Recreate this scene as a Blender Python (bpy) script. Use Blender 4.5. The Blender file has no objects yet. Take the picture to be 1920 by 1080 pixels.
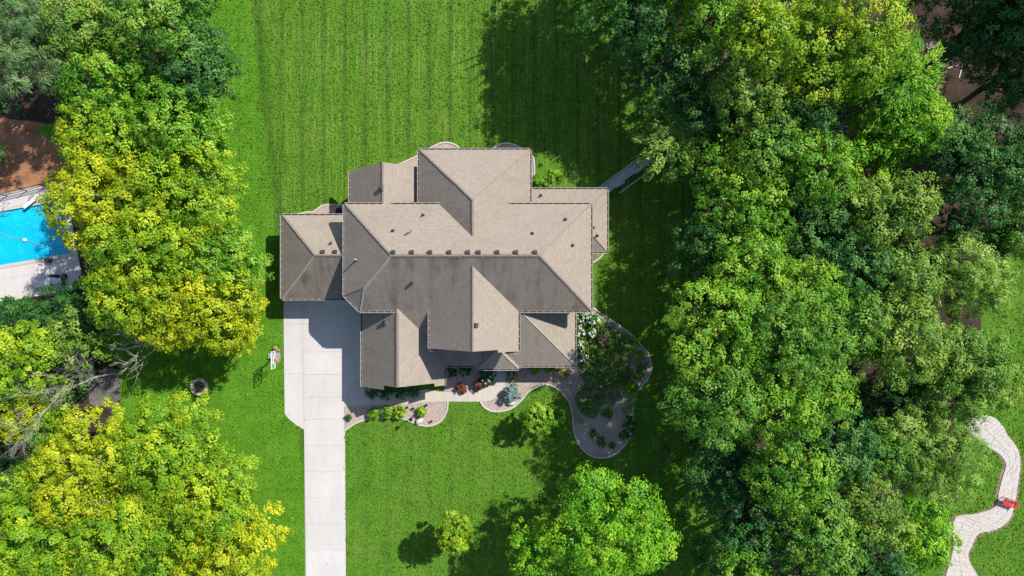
import bpy, bmesh, math, random
import numpy as np
from mathutils import Vector, Matrix
from mathutils.geometry import intersect_line_plane

# ------------------------------------------------------------------ camera, sky, sun, exposure
H = 64.0            # flying height of the camera
S = 0.05            # metres per photo pixel on the ground
SC = bpy.context.scene
COL = SC.collection
cam = bpy.data.objects.new('camera', bpy.data.cameras.new('camera'))
COL.objects.link(cam)
cam.location = (0, 0, H); cam.rotation_euler = (0, 0, 0)
cam.data.lens = 24; cam.data.sensor_width = 36; cam.data.clip_end = 2000
SC.camera = cam
SUNV = Vector((0.785, 0.60, 1.0)).normalized()
world = bpy.data.worlds.new('World'); SC.world = world; world.use_nodes = True
wn = world.node_tree.nodes; wl = world.node_tree.links
bg = wn['Background']; sky = wn.new('ShaderNodeTexSky')
sky.sky_type = 'NISHITA'; sky.sun_disc = False
sky.sun_elevation = math.asin(SUNV.z); sky.sun_rotation = math.atan2(SUNV.x, SUNV.y)
sky.air_density = 1.0; sky.dust_density = 0.6
wl.new(sky.outputs[0], bg.inputs[0]); bg.inputs[1].default_value = 0.125
sun = bpy.data.objects.new('sun', bpy.data.lights.new('sun', 'SUN')); COL.objects.link(sun)
sun.data.energy = 5.0; sun.data.angle = math.radians(0.5); sun.data.color = (1, 0.95, 0.87)
sun.rotation_euler = SUNV.to_track_quat('Z', 'Y').to_euler(); sun.location = (30, 20, 90)
SC.view_settings.view_transform = 'Standard'; SC.view_settings.look = 'None'
SC.view_settings.exposure = 0.28; SC.view_settings.gamma = 1
SC.view_settings.use_curve_mapping = False
SC.cycles.max_bounces = 6; SC.cycles.transparent_max_bounces = 4
SC.cycles.diffuse_bounces = 3

# ------------------------------------------------------------------ helpers
random.seed(7)
def P(px, py, z=0.0):
    k = (H - z) * S / H
    return Vector(((px - 960) * k, (540 - py) * k, z))
def tag(o, label=None, cat=None, group=None, kind=None):
    if label: o['label'] = label
    if cat: o['category'] = cat
    if group: o['group'] = group
    if kind: o['kind'] = kind
    return o
def empty(name, loc, rz=0.0):
    o = bpy.data.objects.new(name, None); COL.objects.link(o)
    o.location = loc; o.rotation_euler = (0, 0, rz); o.empty_display_size = .2
    return o
def kids(o): return [c for c in bpy.data.objects if c.parent == o]
def copy_tree(o, parent=None):
    c = o.copy(); COL.objects.link(c)
    if parent: c.parent = parent
    for ch in kids(o): copy_tree(ch, c)
    return c
class MB:
    def __init__(s): s.v = []; s.f = []; s.uv = None
    def face(s, pts):
        b = len(s.v); s.v += [tuple(p) for p in pts]; s.f.append(tuple(range(b, b + len(pts))))
    def prism(s, pts, z0, z1):
        """pts: 2D outline counter-clockwise"""
        n = len(pts); b = len(s.v)
        s.v += [(p[0], p[1], z0) for p in pts] + [(p[0], p[1], z1) for p in pts]
        s.f.append(tuple(b + n + i for i in range(n)))
        s.f.append(tuple(b + n - 1 - i for i in range(n)))
        for i in range(n):
            j = (i + 1) % n; s.f.append((b + i, b + j, b + n + j, b + n + i))
    def box(s, c, size, rz=0.0, M=None):
        hx, hy, hz = size[0] / 2, size[1] / 2, size[2] / 2
        R = M or Matrix.Rotation(rz, 3, 'Z'); c = Vector(c); b = len(s.v)
        for z in (-hz, hz):
            for x, y in ((-hx, -hy), (hx, -hy), (hx, hy), (-hx, hy)):
                s.v.append(tuple(c + R @ Vector((x, y, z))))
        for f in ((3, 2, 1, 0), (4, 5, 6, 7), (0, 1, 5, 4), (1, 2, 6, 5), (2, 3, 7, 6), (3, 0, 4, 7)):
            s.f.append(tuple(b + i for i in f))
    def bar(s, a, c, w, h):
        """box beam from a to c"""
        a = Vector(a); c = Vector(c); d = c - a
        if d.length < 1e-5: return
        M = d.to_track_quat('X', 'Z').to_matrix()
        s.box((a + c) / 2, (d.length, w, h), M=M)
    def tube(s, pts, rad, n=7, cap=True):
        pts = [Vector(p) for p in pts]
        if not hasattr(rad, '__len__'): rad = [rad] * len(pts)
        b = len(s.v); m = len(pts)
        for i, p in enumerate(pts):
            d = (pts[min(i + 1, m - 1)] - pts[max(i - 1, 0)])
            q = d.to_track_quat('Z', 'Y').to_matrix()
            for k in range(n):
                a = 2 * math.pi * k / n
                s.v.append(tuple(p + q @ Vector((math.cos(a) * rad[i], math.sin(a) * rad[i], 0))))
        for i in range(m - 1):
            for k in range(n):
                j = (k + 1) % n
                s.f.append((b + i * n + k, b + i * n + j, b + (i + 1) * n + j, b + (i + 1) * n + k))
        if cap:
            s.f.append(tuple(b + n - 1 - k for k in range(n)))
            s.f.append(tuple(b + (m - 1) * n + k for k in range(n)))
    def build(s, name, mat, parent=None, loc=None):
        me = bpy.data.meshes.new(name); me.from_pydata(s.v, [], s.f); me.update()
        if mat: me.materials.append(mat)
        if s.uv is not None:
            l = me.uv_layers.new(name='UVMap'); l.data.foreach_set('uv', np.array(s.uv, dtype=np.float32).ravel())
        o = bpy.data.objects.new(name, me); COL.objects.link(o)
        if parent: o.parent = parent
        if loc is not None: o.location = loc
        return o
def smooth(pts, n=6, closed=False):
    """Catmull-Rom through 2D points"""
    out = []; m = len(pts)
    rng = range(m if closed else m - 1)
    for i in rng:
        g = (lambda k: pts[k % m]) if closed else (lambda k: pts[max(0, min(m - 1, k))])
        p0, p1, p2, p3 = g(i - 1), g(i), g(i + 1), g(i + 2)
        for j in range(n):
            t = j / n
            out.append(tuple(.5 * ((2 * p1[c]) + (-p0[c] + p2[c]) * t + (2 * p0[c] - 5 * p1[c] + 4 * p2[c] - p3[c]) * t * t + (-p0[c] + 3 * p1[c] - 3 * p2[c] + p3[c]) * t ** 3) for c in (0, 1)))
    if not closed: out.append(tuple(pts[-1]))
    return out
def W2(pts): return [tuple(P(*p)[:2]) for p in pts]
def area2(p): return sum(p[i][0] * p[(i + 1) % len(p)][1] - p[(i + 1) % len(p)][0] * p[i][1] for i in range(len(p)))
def ccw(p): return p if area2(p) > 0 else p[::-1]
def ground_poly(name, pxpts, z0, z1, mat, sm=0, parent=None, closed=True):
    pts = smooth(pxpts, sm, True) if sm else pxpts
    mb = MB(); mb.prism(ccw(W2(pts)), z0, z1)
    return mb.build(name, mat, parent)
def ribbon(mb, pts, w, z0, z1, pieces=None):
    """kerb with square section along world 2D points"""
    n = len(pts); L = []; R = []
    for i in range(n):
        a = Vector(pts[max(i - 1, 0)]); c = Vector(pts[min(i + 1, n - 1)]); d = (c - a)
        if d.length < 1e-6: d = Vector((1, 0))
        d.normalize(); q = Vector((-d.y, d.x)); p = Vector(pts[i])
        L.append(p + q * w / 2); R.append(p - q * w / 2)
    b = len(mb.v)
    for i in range(n):
        mb.v += [(L[i].x, L[i].y, z0), (R[i].x, R[i].y, z0), (R[i].x, R[i].y, z1), (L[i].x, L[i].y, z1)]
    for i in range(n - 1):
        a = b + 4 * i; c = a + 4
        for k in range(4):
            j = (k + 1) % 4; mb.f.append((a + k, a + j, c + j, c + k))
    mb.f.append((b, b + 3, b + 2, b + 1)); e = b + 4 * (n - 1); mb.f.append((e, e + 1, e + 2, e + 3))
def inside(poly, X, Y):
    r = np.zeros(X.shape, bool); n = len(poly)
    for i in range(n):
        x1, y1 = poly[i]; x2, y2 = poly[(i + 1) % n]
        c = ((y1 > Y) != (y2 > Y))
        with np.errstate(divide='ignore', invalid='ignore'):
            r ^= c & (X < (x2 - x1) * (Y - y1) / ((y2 - y1) or 1e-9) + x1)
    return r

# ------------------------------------------------------------------ materials
class NT:
    def __init__(s, name, rough=.85, spec=.2):
        s.m = bpy.data.materials.new(name); s.m.use_nodes = True
        s.n = s.m.node_tree.nodes; s.l = s.m.node_tree.links
        s.b = s.n['Principled BSDF']; s.b.inputs['Roughness'].default_value = rough
        s.b.inputs['Specular IOR Level'].default_value = spec
    def pos(s):
        g = s.n.new('ShaderNodeNewGeometry'); return g.outputs['Position']
    def mapping(s, src, scale=(1, 1, 1), rot=(0, 0, 0), loc=(0, 0, 0)):
        m = s.n.new('ShaderNodeMapping'); s.l.new(src, m.inputs[0])
        m.inputs['Scale'].default_value = scale; m.inputs['Rotation'].default_value = rot; m.inputs['Location'].default_value = loc
        return m.outputs[0]
    def noise(s, src, scale, detail=3, rough=.6, dist=0):
        t = s.n.new('ShaderNodeTexNoise'); s.l.new(src, t.inputs['Vector'])
        t.inputs['Scale'].default_value = scale; t.inputs['Detail'].default_value = detail
        t.inputs['Roughness'].default_value = rough; t.inputs['Distortion'].default_value = dist
        return t.outputs['Fac']
    def voro(s, src, scale, feat='F1', out='Distance'):
        t = s.n.new('ShaderNodeTexVoronoi'); s.l.new(src, t.inputs['Vector']); t.feature = feat
        t.inputs['Scale'].default_value = scale; return t.outputs[out]
    def math(s, op, a, b=None, clamp=False):
        t = s.n.new('ShaderNodeMath'); t.operation = op; t.use_clamp = clamp
        for i, x in enumerate((a, b)):
            if x is None: continue
            if isinstance(x, (int, float)): t.inputs[i].default_value = x
            else: s.l.new(x, t.inputs[i])
        return t.outputs[0]
    def ramp(s, fac, stops, interp='LINEAR'):
        t = s.n.new('ShaderNodeValToRGB'); s.l.new(fac, t.inputs[0]); t.color_ramp.interpolation = interp
        e = t.color_ramp.elements
        while len(e) < len(stops): e.new(.5)
        for k, (p, c) in zip(e, stops):
            k.position = p; k.color = (c[0], c[1], c[2], 1) if hasattr(c, '__len__') else (c, c, c, 1)
        return t.outputs[0]
    def mix(s, fac, a, b, mode='MIX'):
        t = s.n.new('ShaderNodeMix'); t.data_type = 'RGBA'; t.blend_type = mode
        if isinstance(fac, (int, float)): t.inputs[0].default_value = fac
        else: s.l.new(fac, t.inputs[0])
        for i, x in ((6, a), (7, b)):
            if hasattr(x, '__len__'): t.inputs[i].default_value = (x[0], x[1], x[2], 1)
            else: s.l.new(x, t.inputs[i])
        return t.outputs[2]
    def bump(s, h, strength=.4, dist=.05):
        t = s.n.new('ShaderNodeBump'); s.l.new(h, t.inputs['Height'])
        t.inputs['Strength'].default_value = strength; t.inputs['Distance'].default_value = dist
        s.l.new(t.outputs[0], s.b.inputs['Normal'])
    def col(s, c):
        if hasattr(c, '__len__'): s.b.inputs['Base Color'].default_value = (c[0], c[1], c[2], 1)
        else: s.l.new(c, s.b.inputs['Base Color'])
    def xyz(s, src):
        t = s.n.new('ShaderNodeSeparateXYZ'); s.l.new(src, t.inputs[0]); return t.outputs
def sc3(c, k): return tuple(x * k for x in c)
def plain(name, c, rough=.6, spec=.3, metal=0, var=.12, scale=6):
    t = NT(name, rough, spec); t.b.inputs['Metallic'].default_value = metal
    n = t.noise(t.pos(), scale, 4)
    t.col(t.mix(t.ramp(n, [(.3, 0), (.7, 1)]), sc3(c, 1 - var), sc3(c, 1 + var))); t.bump(n, .15, .01)
    return t.m

def m_lawn(blades=False):
    t = NT('grass_blades' if blades else 'lawn_grass', .9, .12); p = t.pos(); x, y, z = t.xyz(p)
    big = t.noise(p, .09, 3); med = t.noise(p, .55, 4, .65); fine = t.noise(p, 5.0, 3, .75); vf = t.noise(t.mapping(p, (1.35, .8, 1)), 9.5, 2, .8)
    # mower passes run north to south
    wob = t.math('MULTIPLY', t.noise(t.mapping(p, (.25, .05, 1)), 1.0, 2), 2.2)
    ph = t.math('ADD', t.math('MULTIPLY', x, 2 * math.pi / 1.98), wob)
    st = t.math('SINE', ph)
    line = t.math('POWER', t.math('MULTIPLY', t.math('ADD', st, 1), .5), 7)
    alt = t.math('MULTIPLY', t.math('SINE', t.math('MULTIPLY', ph, .5)), .5)
    streak = t.noise(t.mapping(p, (6, .16, 1)), 1.0, 3, .6)
    c = t.mix(t.ramp(med, [(.25, 0), (.75, 1)]), (.072, .190, .016), (.128, .300, .022))
    c = t.mix(t.ramp(fine, [(.36, 0), (.64, 1)]), t.mix(1.0, c, (.68, .70, .6), 'MULTIPLY'), c)
    blot = t.noise(p, .23, 5, .7); c = t.mix(t.ramp(blot, [(.52, 0), (.70, .45)]), c, (.20, .27, .045))
    c = t.mix(t.ramp(vf, [(.52, 0), (.68, .62)]), c, (.22, .37, .045))
    c = t.mix(t.ramp(big, [(.45, 0), (.7, .55)]), c, t.mix(1.0, c, (.75, .93, .8), 'MULTIPLY'))
    north = t.ramp(t.math('MULTIPLY', t.math('ADD', y, 5), .06, True), [(0, .35), (1, 1)])
    lf = t.math('MULTIPLY', t.math('MULTIPLY', line, t.ramp(streak, [(.32, .3), (.52, 1)])), t.math('MULTIPLY', north, .7))
    c = t.mix(lf, c, (.050, .105, .014))
    c = t.mix(t.math('MULTIPLY', t.ramp(streak, [(.5, 0), (.72, 1)]), t.math('MULTIPLY', north, .5)), c, (.30, .43, .08))
    c = t.mix(t.math('MULTIPLY', t.math('ADD', alt, .5), t.math('MULTIPLY', north, .2)), c, (.075, .18, .014))
    # smooth brighter verge along the west side, edged by a dark mower line
    e = t.math('ADD', x, t.math('MULTIPLY', t.math('ADD', y, 0), .155 * 0 + .11))
    verge = t.ramp(t.math('MULTIPLY', t.math('SUBTRACT', -21.4, e), 2.0, True), [(0, 0), (1, .7)])
    c = t.mix(verge, c, t.mix(t.ramp(med, [(.3, 0), (.7, 1)]), (.072, .215, .011), (.115, .300, .016)))
    edge = t.math('SUBTRACT', 1.0, t.math('MULTIPLY', t.math('ABSOLUTE', t.math('ADD', e, 21.1)), 1.6), True)
    c = t.mix(t.math('MULTIPLY', edge, .6), c, (.045, .12, .010))
    if blades:
        a = t.n.new('ShaderNodeAttribute'); a.attribute_name = 'tint'
        c = t.mix(1.0, c, t.ramp(a.outputs['Fac'], [(0, (.72, .76, .7)), (.45, (.97, 1, .95)), (.8, (1.25, 1.2, 1.35)), (1, (1.8, 1.55, 2.1))]), 'MULTIPLY')
    t.col(c)
    h = t.math('ADD', t.math('MULTIPLY', fine, .6), t.math('MULTIPLY', vf, .7)); t.bump(h, .85, .16)
    return t.m
def m_soil(name, a, b, dist=.08):
    t = NT(name, .95, .1); p = t.pos(); n = t.noise(p, .7, 5, .7); f = t.noise(p, 9, 3, .7)
    c = t.mix(t.ramp(n, [(.3, 0), (.7, 1)]), a, b); c = t.mix(t.ramp(f, [(.55, 0), (.72, .7)]), c, sc3(b, 1.9))
    c = t.mix(t.ramp(f, [(.3, .6), (.42, 0)]), c, sc3(a, .4))
    t.col(c); t.bump(f, .7, dist); return t.m
def m_gravel():
    t = NT('pink_gravel', .9, .15); p = t.pos()
    v = t.voro(p, 19, out='Color'); g = t.xyz(v)[0]; d = t.voro(p, 19); n = t.noise(p, .8, 3)
    c = t.ramp(g, [(0, (.36, .27, .23)), (.45, (.50, .39, .34)), (.8, (.57, .47, .42)), (1, (.72, .65, .60))])
    c = t.mix(t.ramp(d, [(.45, 0), (.75, .55)]), c, (.22, .17, .14)); c = t.mix(t.ramp(n, [(.5, 0), (.8, .25)]), c, (.22, .16, .13))
    t.col(c); t.bump(d, .8, -.05); return t.m
def m_concrete(name, base=(.60, .565, .55), crack=False):
    t = NT(name, .8, .2); p = t.pos(); n = t.noise(p, .35, 4); f = t.noise(p, 14, 3); s = t.noise(t.mapping(p, (.9, .12, 1)), 1, 3)
    c = t.mix(t.ramp(n, [(.3, 0), (.7, 1)]), sc3(base, .93), sc3(base, 1.05))
    c = t.mix(t.ramp(s, [(.45, 0), (.7, .6)]), c, (base[0] * .84, base[1] * .82, base[2] * .86)); sp = t.noise(p, 1.7, 5, .75); c = t.mix(t.ramp(sp, [(.62, 0), (.72, .5)]), c, sc3(base, .78))
    c = t.mix(t.ramp(f, [(.6, 0), (.75, .35)]), c, sc3(base, .75))
    oi = t.n.new('ShaderNodeObjectInfo')
    c = t.mix(t.math('MULTIPLY', oi.outputs['Random'], .35), c, sc3(base, .86))
    t.col(c); t.bump(f, .12, .01); return t.m
def m_shingle():
    t = NT('roof_shingle', .93, .12)
    uv = t.n.new('ShaderNodeUVMap'); u, v, _ = t.xyz(uv.outputs[0])
    row = t.math('FLOOR', t.math('DIVIDE', v, .2)); wr = t.n.new('ShaderNodeTexWhiteNoise'); wr.noise_dimensions = '1D'
    t.l.new(row, wr.inputs['W'])
    col = t.math('FLOOR', t.math('ADD', t.math('DIVIDE', u, .27), t.math('MULTIPLY', wr.outputs['Value'], 7)))
    cb = t.n.new('ShaderNodeCombineXYZ'); t.l.new(row, cb.inputs[0]); t.l.new(col, cb.inputs[1])
    w2 = t.n.new('ShaderNodeTexWhiteNoise'); w2.noise_dimensions = '2D'; t.l.new(cb.outputs[0], w2.inputs['Vector'])
    tab = w2.outputs['Value']
    c = t.ramp(t.math('ADD', t.math('MULTIPLY', tab, .6), .2), [(0, (.305, .254, .208)), (.3, (.352, .298, .246)), (.7, (.382, .325, .270)), (1, (.435, .371, .31))])
    # granule speckle, streaks of algae running down the slope
    g = t.noise(t.pos(), 20, 2, .8); c = t.mix(t.ramp(g, [(.38, .5), (.52, 0)]), c, (.16, .13, .115))
    st = t.noise(t.mapping(uv.outputs[0], (1.0, .25, 1)), 1, 4, .6)
    pt = t.noise(t.mapping(t.pos(), (.5, .5, .5)), 1, 3)
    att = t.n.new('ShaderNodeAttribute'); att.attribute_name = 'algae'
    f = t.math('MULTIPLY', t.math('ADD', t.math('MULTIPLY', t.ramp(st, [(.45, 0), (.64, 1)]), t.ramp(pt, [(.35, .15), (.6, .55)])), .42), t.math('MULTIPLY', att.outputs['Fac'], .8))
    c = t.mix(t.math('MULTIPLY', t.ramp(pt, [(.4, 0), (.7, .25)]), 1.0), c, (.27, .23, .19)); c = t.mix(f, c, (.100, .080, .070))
    lip = t.math('FRACT', t.math('DIVIDE', v, .2))
    c = t.mix(t.ramp(lip, [(0, .3), (.25, 0)]), c, (.07, .06, .055))
    t.col(c); t.bump(t.math('ADD', t.math('MULTIPLY', tab, .5), g), .35, .02); return t.m
def m_leaf(name, stops, rough=.42, trans=.24, patch=.28):
    """stops: dark, mid, light base colours"""
    t = NT(name, rough + .1, .28)
    a = t.n.new('ShaderNodeAttribute'); a.attribute_name = 'tint'
    n = t.noise(t.pos(), patch, 3, .6)
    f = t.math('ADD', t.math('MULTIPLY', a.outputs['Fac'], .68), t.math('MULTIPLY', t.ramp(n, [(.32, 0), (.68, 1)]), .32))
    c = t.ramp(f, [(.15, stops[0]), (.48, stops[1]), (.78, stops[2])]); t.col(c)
    tr = t.n.new('ShaderNodeBsdfTranslucent'); t.l.new(t.mix(1, c, (1.0, 1.0, .55), 'MULTIPLY'), tr.inputs[0])
    ms = t.n.new('ShaderNodeMixShader'); ms.inputs[0].default_value = trans
    t.l.new(t.b.outputs[0], ms.inputs[1]); t.l.new(tr.outputs[0], ms.inputs[2])
    t.l.new(ms.outputs[0], t.n['Material Output'].inputs[0]); return t.m
def m_stone(name, stops, sc=1.6, joint=None):
    t = NT(name, .9, .2); p = t.pos(); oi = t.n.new('ShaderNodeObjectInfo')
    n = t.noise(p, 5, 4, .7); c = t.mix(t.ramp(n, [(.3, 0), (.7, 1)]), stops[0], stops[1])
    c = t.mix(t.math('MULTIPLY', oi.outputs['Random'], .6), c, stops[2])
    f = t.noise(p, 17, 2, .7); c = t.mix(t.ramp(f, [(.58, 0), (.7, .8)]), c, sc3(stops[0], .45))
    t.col(c); t.bump(n, .5, .04); return t.m

M = {}
M['lawn'] = m_lawn()
M['soil'] = m_soil('forest_soil', (.030, .020, .015), (.080, .056, .042))
M['redmulch'] = m_soil('red_mulch', (.20, .085, .04), (.42, .215, .12))
M['mulch'] = m_soil('bed_mulch', (.085, .095, .055), (.24, .22, .15))
M['dirt'] = m_soil('dry_dirt', (.16, .12, .075), (.30, .24, .16))
M['gravel'] = m_gravel()
M['concrete'] = m_concrete('driveway_concrete', (.575, .545, .525))
M['walk'] = m_concrete('walk_concrete', (.54, .49, .43))
M['curb'] = m_concrete('curb_concrete', (.54, .50, .45))
M['deck'] = m_concrete('pool_deck_concrete', (.60, .56, .54))
M['joint'] = plain('joint_filler', (.48, .45, .43), .9)
M['shingle'] = m_shingle()
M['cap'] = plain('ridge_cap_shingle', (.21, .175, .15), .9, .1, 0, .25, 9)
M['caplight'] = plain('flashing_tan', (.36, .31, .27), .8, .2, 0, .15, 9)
M['fascia'] = plain('fascia_tan', (.33, .28, .23), .6)
M['gutter'] = plain('gutter_white', (.42, .39, .35), .45, .4)
M['gutterin'] = plain('gutter_inside', (.07, .055, .05), .8)
M['wall'] = plain('tan_brick', (.30, .22, .16), .85, .2, 0, .2, 5)
M['white'] = plain('white_paint', (.74, .73, .70), .4, .4, 0, .05)
M['dark'] = plain('dark_vent_metal', (.055, .045, .04), .6, .3)
M['black'] = plain('black_metal', (.02, .02, .022), .4, .4)
M['grey'] = plain('grey_metal', (.30, .31, .32), .4, .4)
M['red'] = plain('red_paint', (.60, .035, .035), .35, .5, 0, .12, 5)
M['bark'] = plain('bark', (.13, .10, .08), .95, .1, 0, .3, 4)
M['barebark'] = plain('bare_bark', (.42, .38, .34), .9, .1, 0, .2, 5)
M['glass'] = plain('window_glass', (.03, .04, .05), .08, .6)
M['flag'] = m_stone('path_stone', [(.47, .43, .40), (.62, .58, .54), (.52, .47, .42)])
M['wallstone'] = m_stone('wall_stone', [(.36, .36, .37), (.58, .58, .58), (.44, .43, .42)])
M['boulder'] = m_stone('boulder_stone', [(.50, .46, .42), (.72, .68, .64), (.6, .56, .5)])
M['cream'] = m_stone('fire_ring_block', [(.50, .40, .30), (.66, .54, .42), (.45, .36, .28)])
LK = dict(
 yellow=((.110, .22, .008), (.36, .45, .010), (.68, .68, .022)),
 yellowgreen=((.055, .190, .008), (.215, .400, .012), (.52, .60, .024)),
 green=((.030, .140, .010), (.130, .345, .016), (.38, .56, .045)),
 bright=((.044, .215, .008), (.165, .430, .012), (.38, .60, .030)),
 dark=((.014, .080, .018), (.042, .160, .030), (.14, .32, .060)),
 olive=((.046, .130, .016), (.150, .305, .030), (.40, .52, .080)),
 bluish=((.060, .150, .052), (.145, .275, .088), (.32, .44, .16)),
 willow=((.048, .145, .018), (.165, .340, .036), (.42, .57, .11)),
 mid=((.025, .118, .014), (.100, .275, .022), (.29, .48, .056)),
 spruce=((.10, .20, .18), (.24, .38, .35), (.46, .60, .56)),
 barberry=((.07, .02, .02), (.16, .05, .035), (.33, .15, .09)),
 dryplant=((.22, .16, .07), (.42, .33, .15), (.58, .48, .24)),
 bloom=((.03, .11, .02), (.07, .20, .035), (.14, .30, .06)))
ML = {k: m_leaf('foliage_' + k, v) for k, v in LK.items()}
ML['petal'] = m_leaf('white_petals', ((.55, .58, .55), (.72, .74, .72), (.82, .82, .80)), trans=.2)

# ------------------------------------------------------------------ ground
def ring_mesh(name, outer, hole, z, mat):
    bm = bmesh.new(); E = []
    for lp in (outer, hole):
        vs = [bm.verts.new((x, y, z)) for x, y in lp]
        for i in range(len(vs)): E.append(bm.edges.new((vs[i], vs[(i + 1) % len(vs)])))
    bmesh.ops.triangle_fill(bm, use_beauty=True, use_dissolve=False, edges=E)
    for f in bm.faces:
        if f.normal.z < 0: f.normal_flip()
    me = bpy.data.meshes.new(name); bm.to_mesh(me); bm.free(); me.materials.append(mat)
    o = bpy.data.objects.new(name, me); COL.objects.link(o); return o
POOL = W2([(-150, 420), (118, 373), (133, 478), (-150, 526)])
DECK = W2([(-150, 395), (70, 349), (122, 347), (158, 540), (-150, 592)])
lawn = ring_mesh('lawn', [(-400, -400), (400, -400), (400, 400), (-400, 400)], POOL, 0, M['lawn']); tag(lawn, kind='structure')
deck = empty('pool_deck', P(40, 500)); tag(deck, kind='structure')
pd = ring_mesh('deck_slab', DECK, POOL, .03, M['deck']); pd.parent = deck; pd.matrix_parent_inverse = Matrix.Translation(-deck.location)
tag(ground_poly('forest_floor', [(1275, -600), (1262, 100), (1290, 300), (1310, 420), (1300, 560), (1280, 700), (1345, 830), (1360, 1000), (1380, 1300), (1600, 1500), (1700, 1080), (1690, 990), (1720, 900), (1800, 860), (1790, 780), (1830, 700), (1840, 600), (1840, 520), (1900, 470), (2300, 420), (2600, -600)], -.02, .004, M['soil'], 5), kind='structure')
tag(ground_poly('forest_floor', [(-700, -500), (270, -500), (330, 0), (340, 300), (350, 500), (250, 600), (150, 640), (225, 690), (226, 760), (120, 900), (-700, 1000), (-700, 700), (-151, 593), (159, 541), (123, 346), (-151, 394), (-700, 440)], -.02, .0035, M['soil']), kind='structure')
tag(ground_poly('mulch_patch', [(-60, 230), (30, 225), (100, 240), (140, 300), (125, 352), (60, 360), (-60, 385)], -.02, .009, M['redmulch'], 5), kind='structure')
tag(ground_poly('grass_patch', [(75, 236), (110, 232), (140, 250), (105, 262), (80, 256)], -.02, .013, M['lawn'], 4), kind='structure')
# pool basin and water
mb = MB(); n = 4
for i in range(4):
    a, b = POOL[i], POOL[(i + 1) % 4]
    mb.face([(a[0], a[1], -1.6), (b[0], b[1], -1.6), (b[0], b[1], .03), (a[0], a[1], .03)])
mb.face([(x, y, -1.6) for x, y in POOL])
t = NT('pool_liner', .5, .3); t.col((.55, .75, .80))
mb.build('pool_basin', t.m, deck, -deck.location)
t = NT('pool_water_blue', .06, .5); p = t.pos()
wv = t.voro(t.mapping(p, (1, 1, 1)), 1.1, 'SMOOTH_F1'); n2 = t.noise(p, .22, 2); n3 = t.noise(p, 2.2, 3, .6, 1.2)
c = t.mix(t.ramp(n2, [(.3, 0), (.7, 1)]), (.0, .40, .66), (.004, .52, .72)); c = t.mix(t.ramp(n3, [(.55, 0), (.72, .3)]), c, (.10, .66, .76))
t.col(c); t.bump(n3, .12, .05)
mb = MB(); mb.face([(x * 1, y, -.12) for x, y in POOL]); w = mb.build('pool_water', t.m); tag(w, kind='structure')
mb = MB(); ribbon(mb, [*POOL[:4], POOL[0]], .34, .0, .075); mb.build('coping', M['curb'], deck, -deck.location)
jm = MB()
for a, b in (((62, 493), (70, 545)), ((0, 523), (108, 508))):
    pa, pb = P(*a), P(*b); jm.bar((pa.x, pa.y, .032), (pb.x, pb.y, .032), .07, .012)
jm.build('joint', M['curb'], deck, -deck.location)

# ------------------------------------------------------------------ gravel beds, kerbs
def bed(name, px, mat, kerb=None, sm=5, z=.03):
    root = empty(name, P(*px[0])); tag(root, kind='structure')
    mb = MB(); mb.prism(ccw(W2(px if not sm else px)), -.03, z); mb.build('gravel_surface', mat, root, -root.location)
    if kerb:
        for kx in kerb:
            mb = MB(); ribbon(mb, W2(smooth(kx, 6)), .135, -.02, .10); mb.build('edging', M['curb'], root, -root.location)
    return root
k1 = [(646, 808), (668, 793), (700, 784), (735, 782), (760, 786), (785, 796), (808, 798), (828, 788), (838, 770), (840, 753)]
B1 = [(646, 758), (800, 750), (840, 750)] + smooth(k1[::-1], 5)
bed('gravel_bed', B1, M['gravel'], [k1])
k2 = [(901, 753), (908, 763), (920, 770), (938, 771), (960, 765), (978, 750), (990, 735), (1003, 727), (1020, 721), (1035, 723), (1050, 733), (1066, 752), (1073, 775), (1075, 800), (1082, 826), (1096, 846), (1116, 857), (1140, 857), (1160, 846), (1178, 824), (1187, 795), (1186, 768), (1189, 745), (1205, 722), (1218, 703), (1221, 685), (1215, 662), (1200, 645), (1182, 626), (1155, 606), (1130, 590), (1112, 577)]
B2 = [(1090, 577), (1000, 600), (820, 600), (835, 745)] + smooth(k2, 5)
bed('gravel_bed', B2, M['gravel'], [k2[:27], k2[26:]])
k3 = [(548, 404), (575, 398), (588, 397), (604, 386), (622, 384), (655, 386)]
bed('gravel_bed', [(548, 420), (680, 420), (680, 386)] + smooth(k3[::-1], 4), M['gravel'], [k3])
k4 = [(738, 313), (760, 303), (785, 291), (805, 279), (825, 269), (843, 268), (858, 275), (870, 290)]
bed('gravel_bed', smooth(k4, 4) + [(870, 340), (738, 340)], M['gravel'], [k4])
k5 = [(918, 292), (928, 276), (945, 269), (962, 271), (980, 280), (996, 290), (1001, 300), (1002, 325), (998, 345), (985, 360)]
bed('gravel_bed', smooth(k5, 4) + [(918, 360)], M['gravel'], [k5])
k6 = [(1095, 500), (1115, 490), (1128, 480), (1131, 470), (1125, 455)]
bed('gravel_bed', smooth(k6, 4) + [(1090, 455)], M['mulch'], [k6])
tag(ground_poly('mulch_patch', [(1085, 585), (1120, 600), (1150, 618), (1178, 640), (1170, 665), (1185, 705), (1160, 722), (1165, 750), (1130, 760), (1115, 785), (1090, 775), (1078, 745), (1095, 720), (1085, 690)], .03, .036, M['mulch'], 5), kind='structure')

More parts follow.
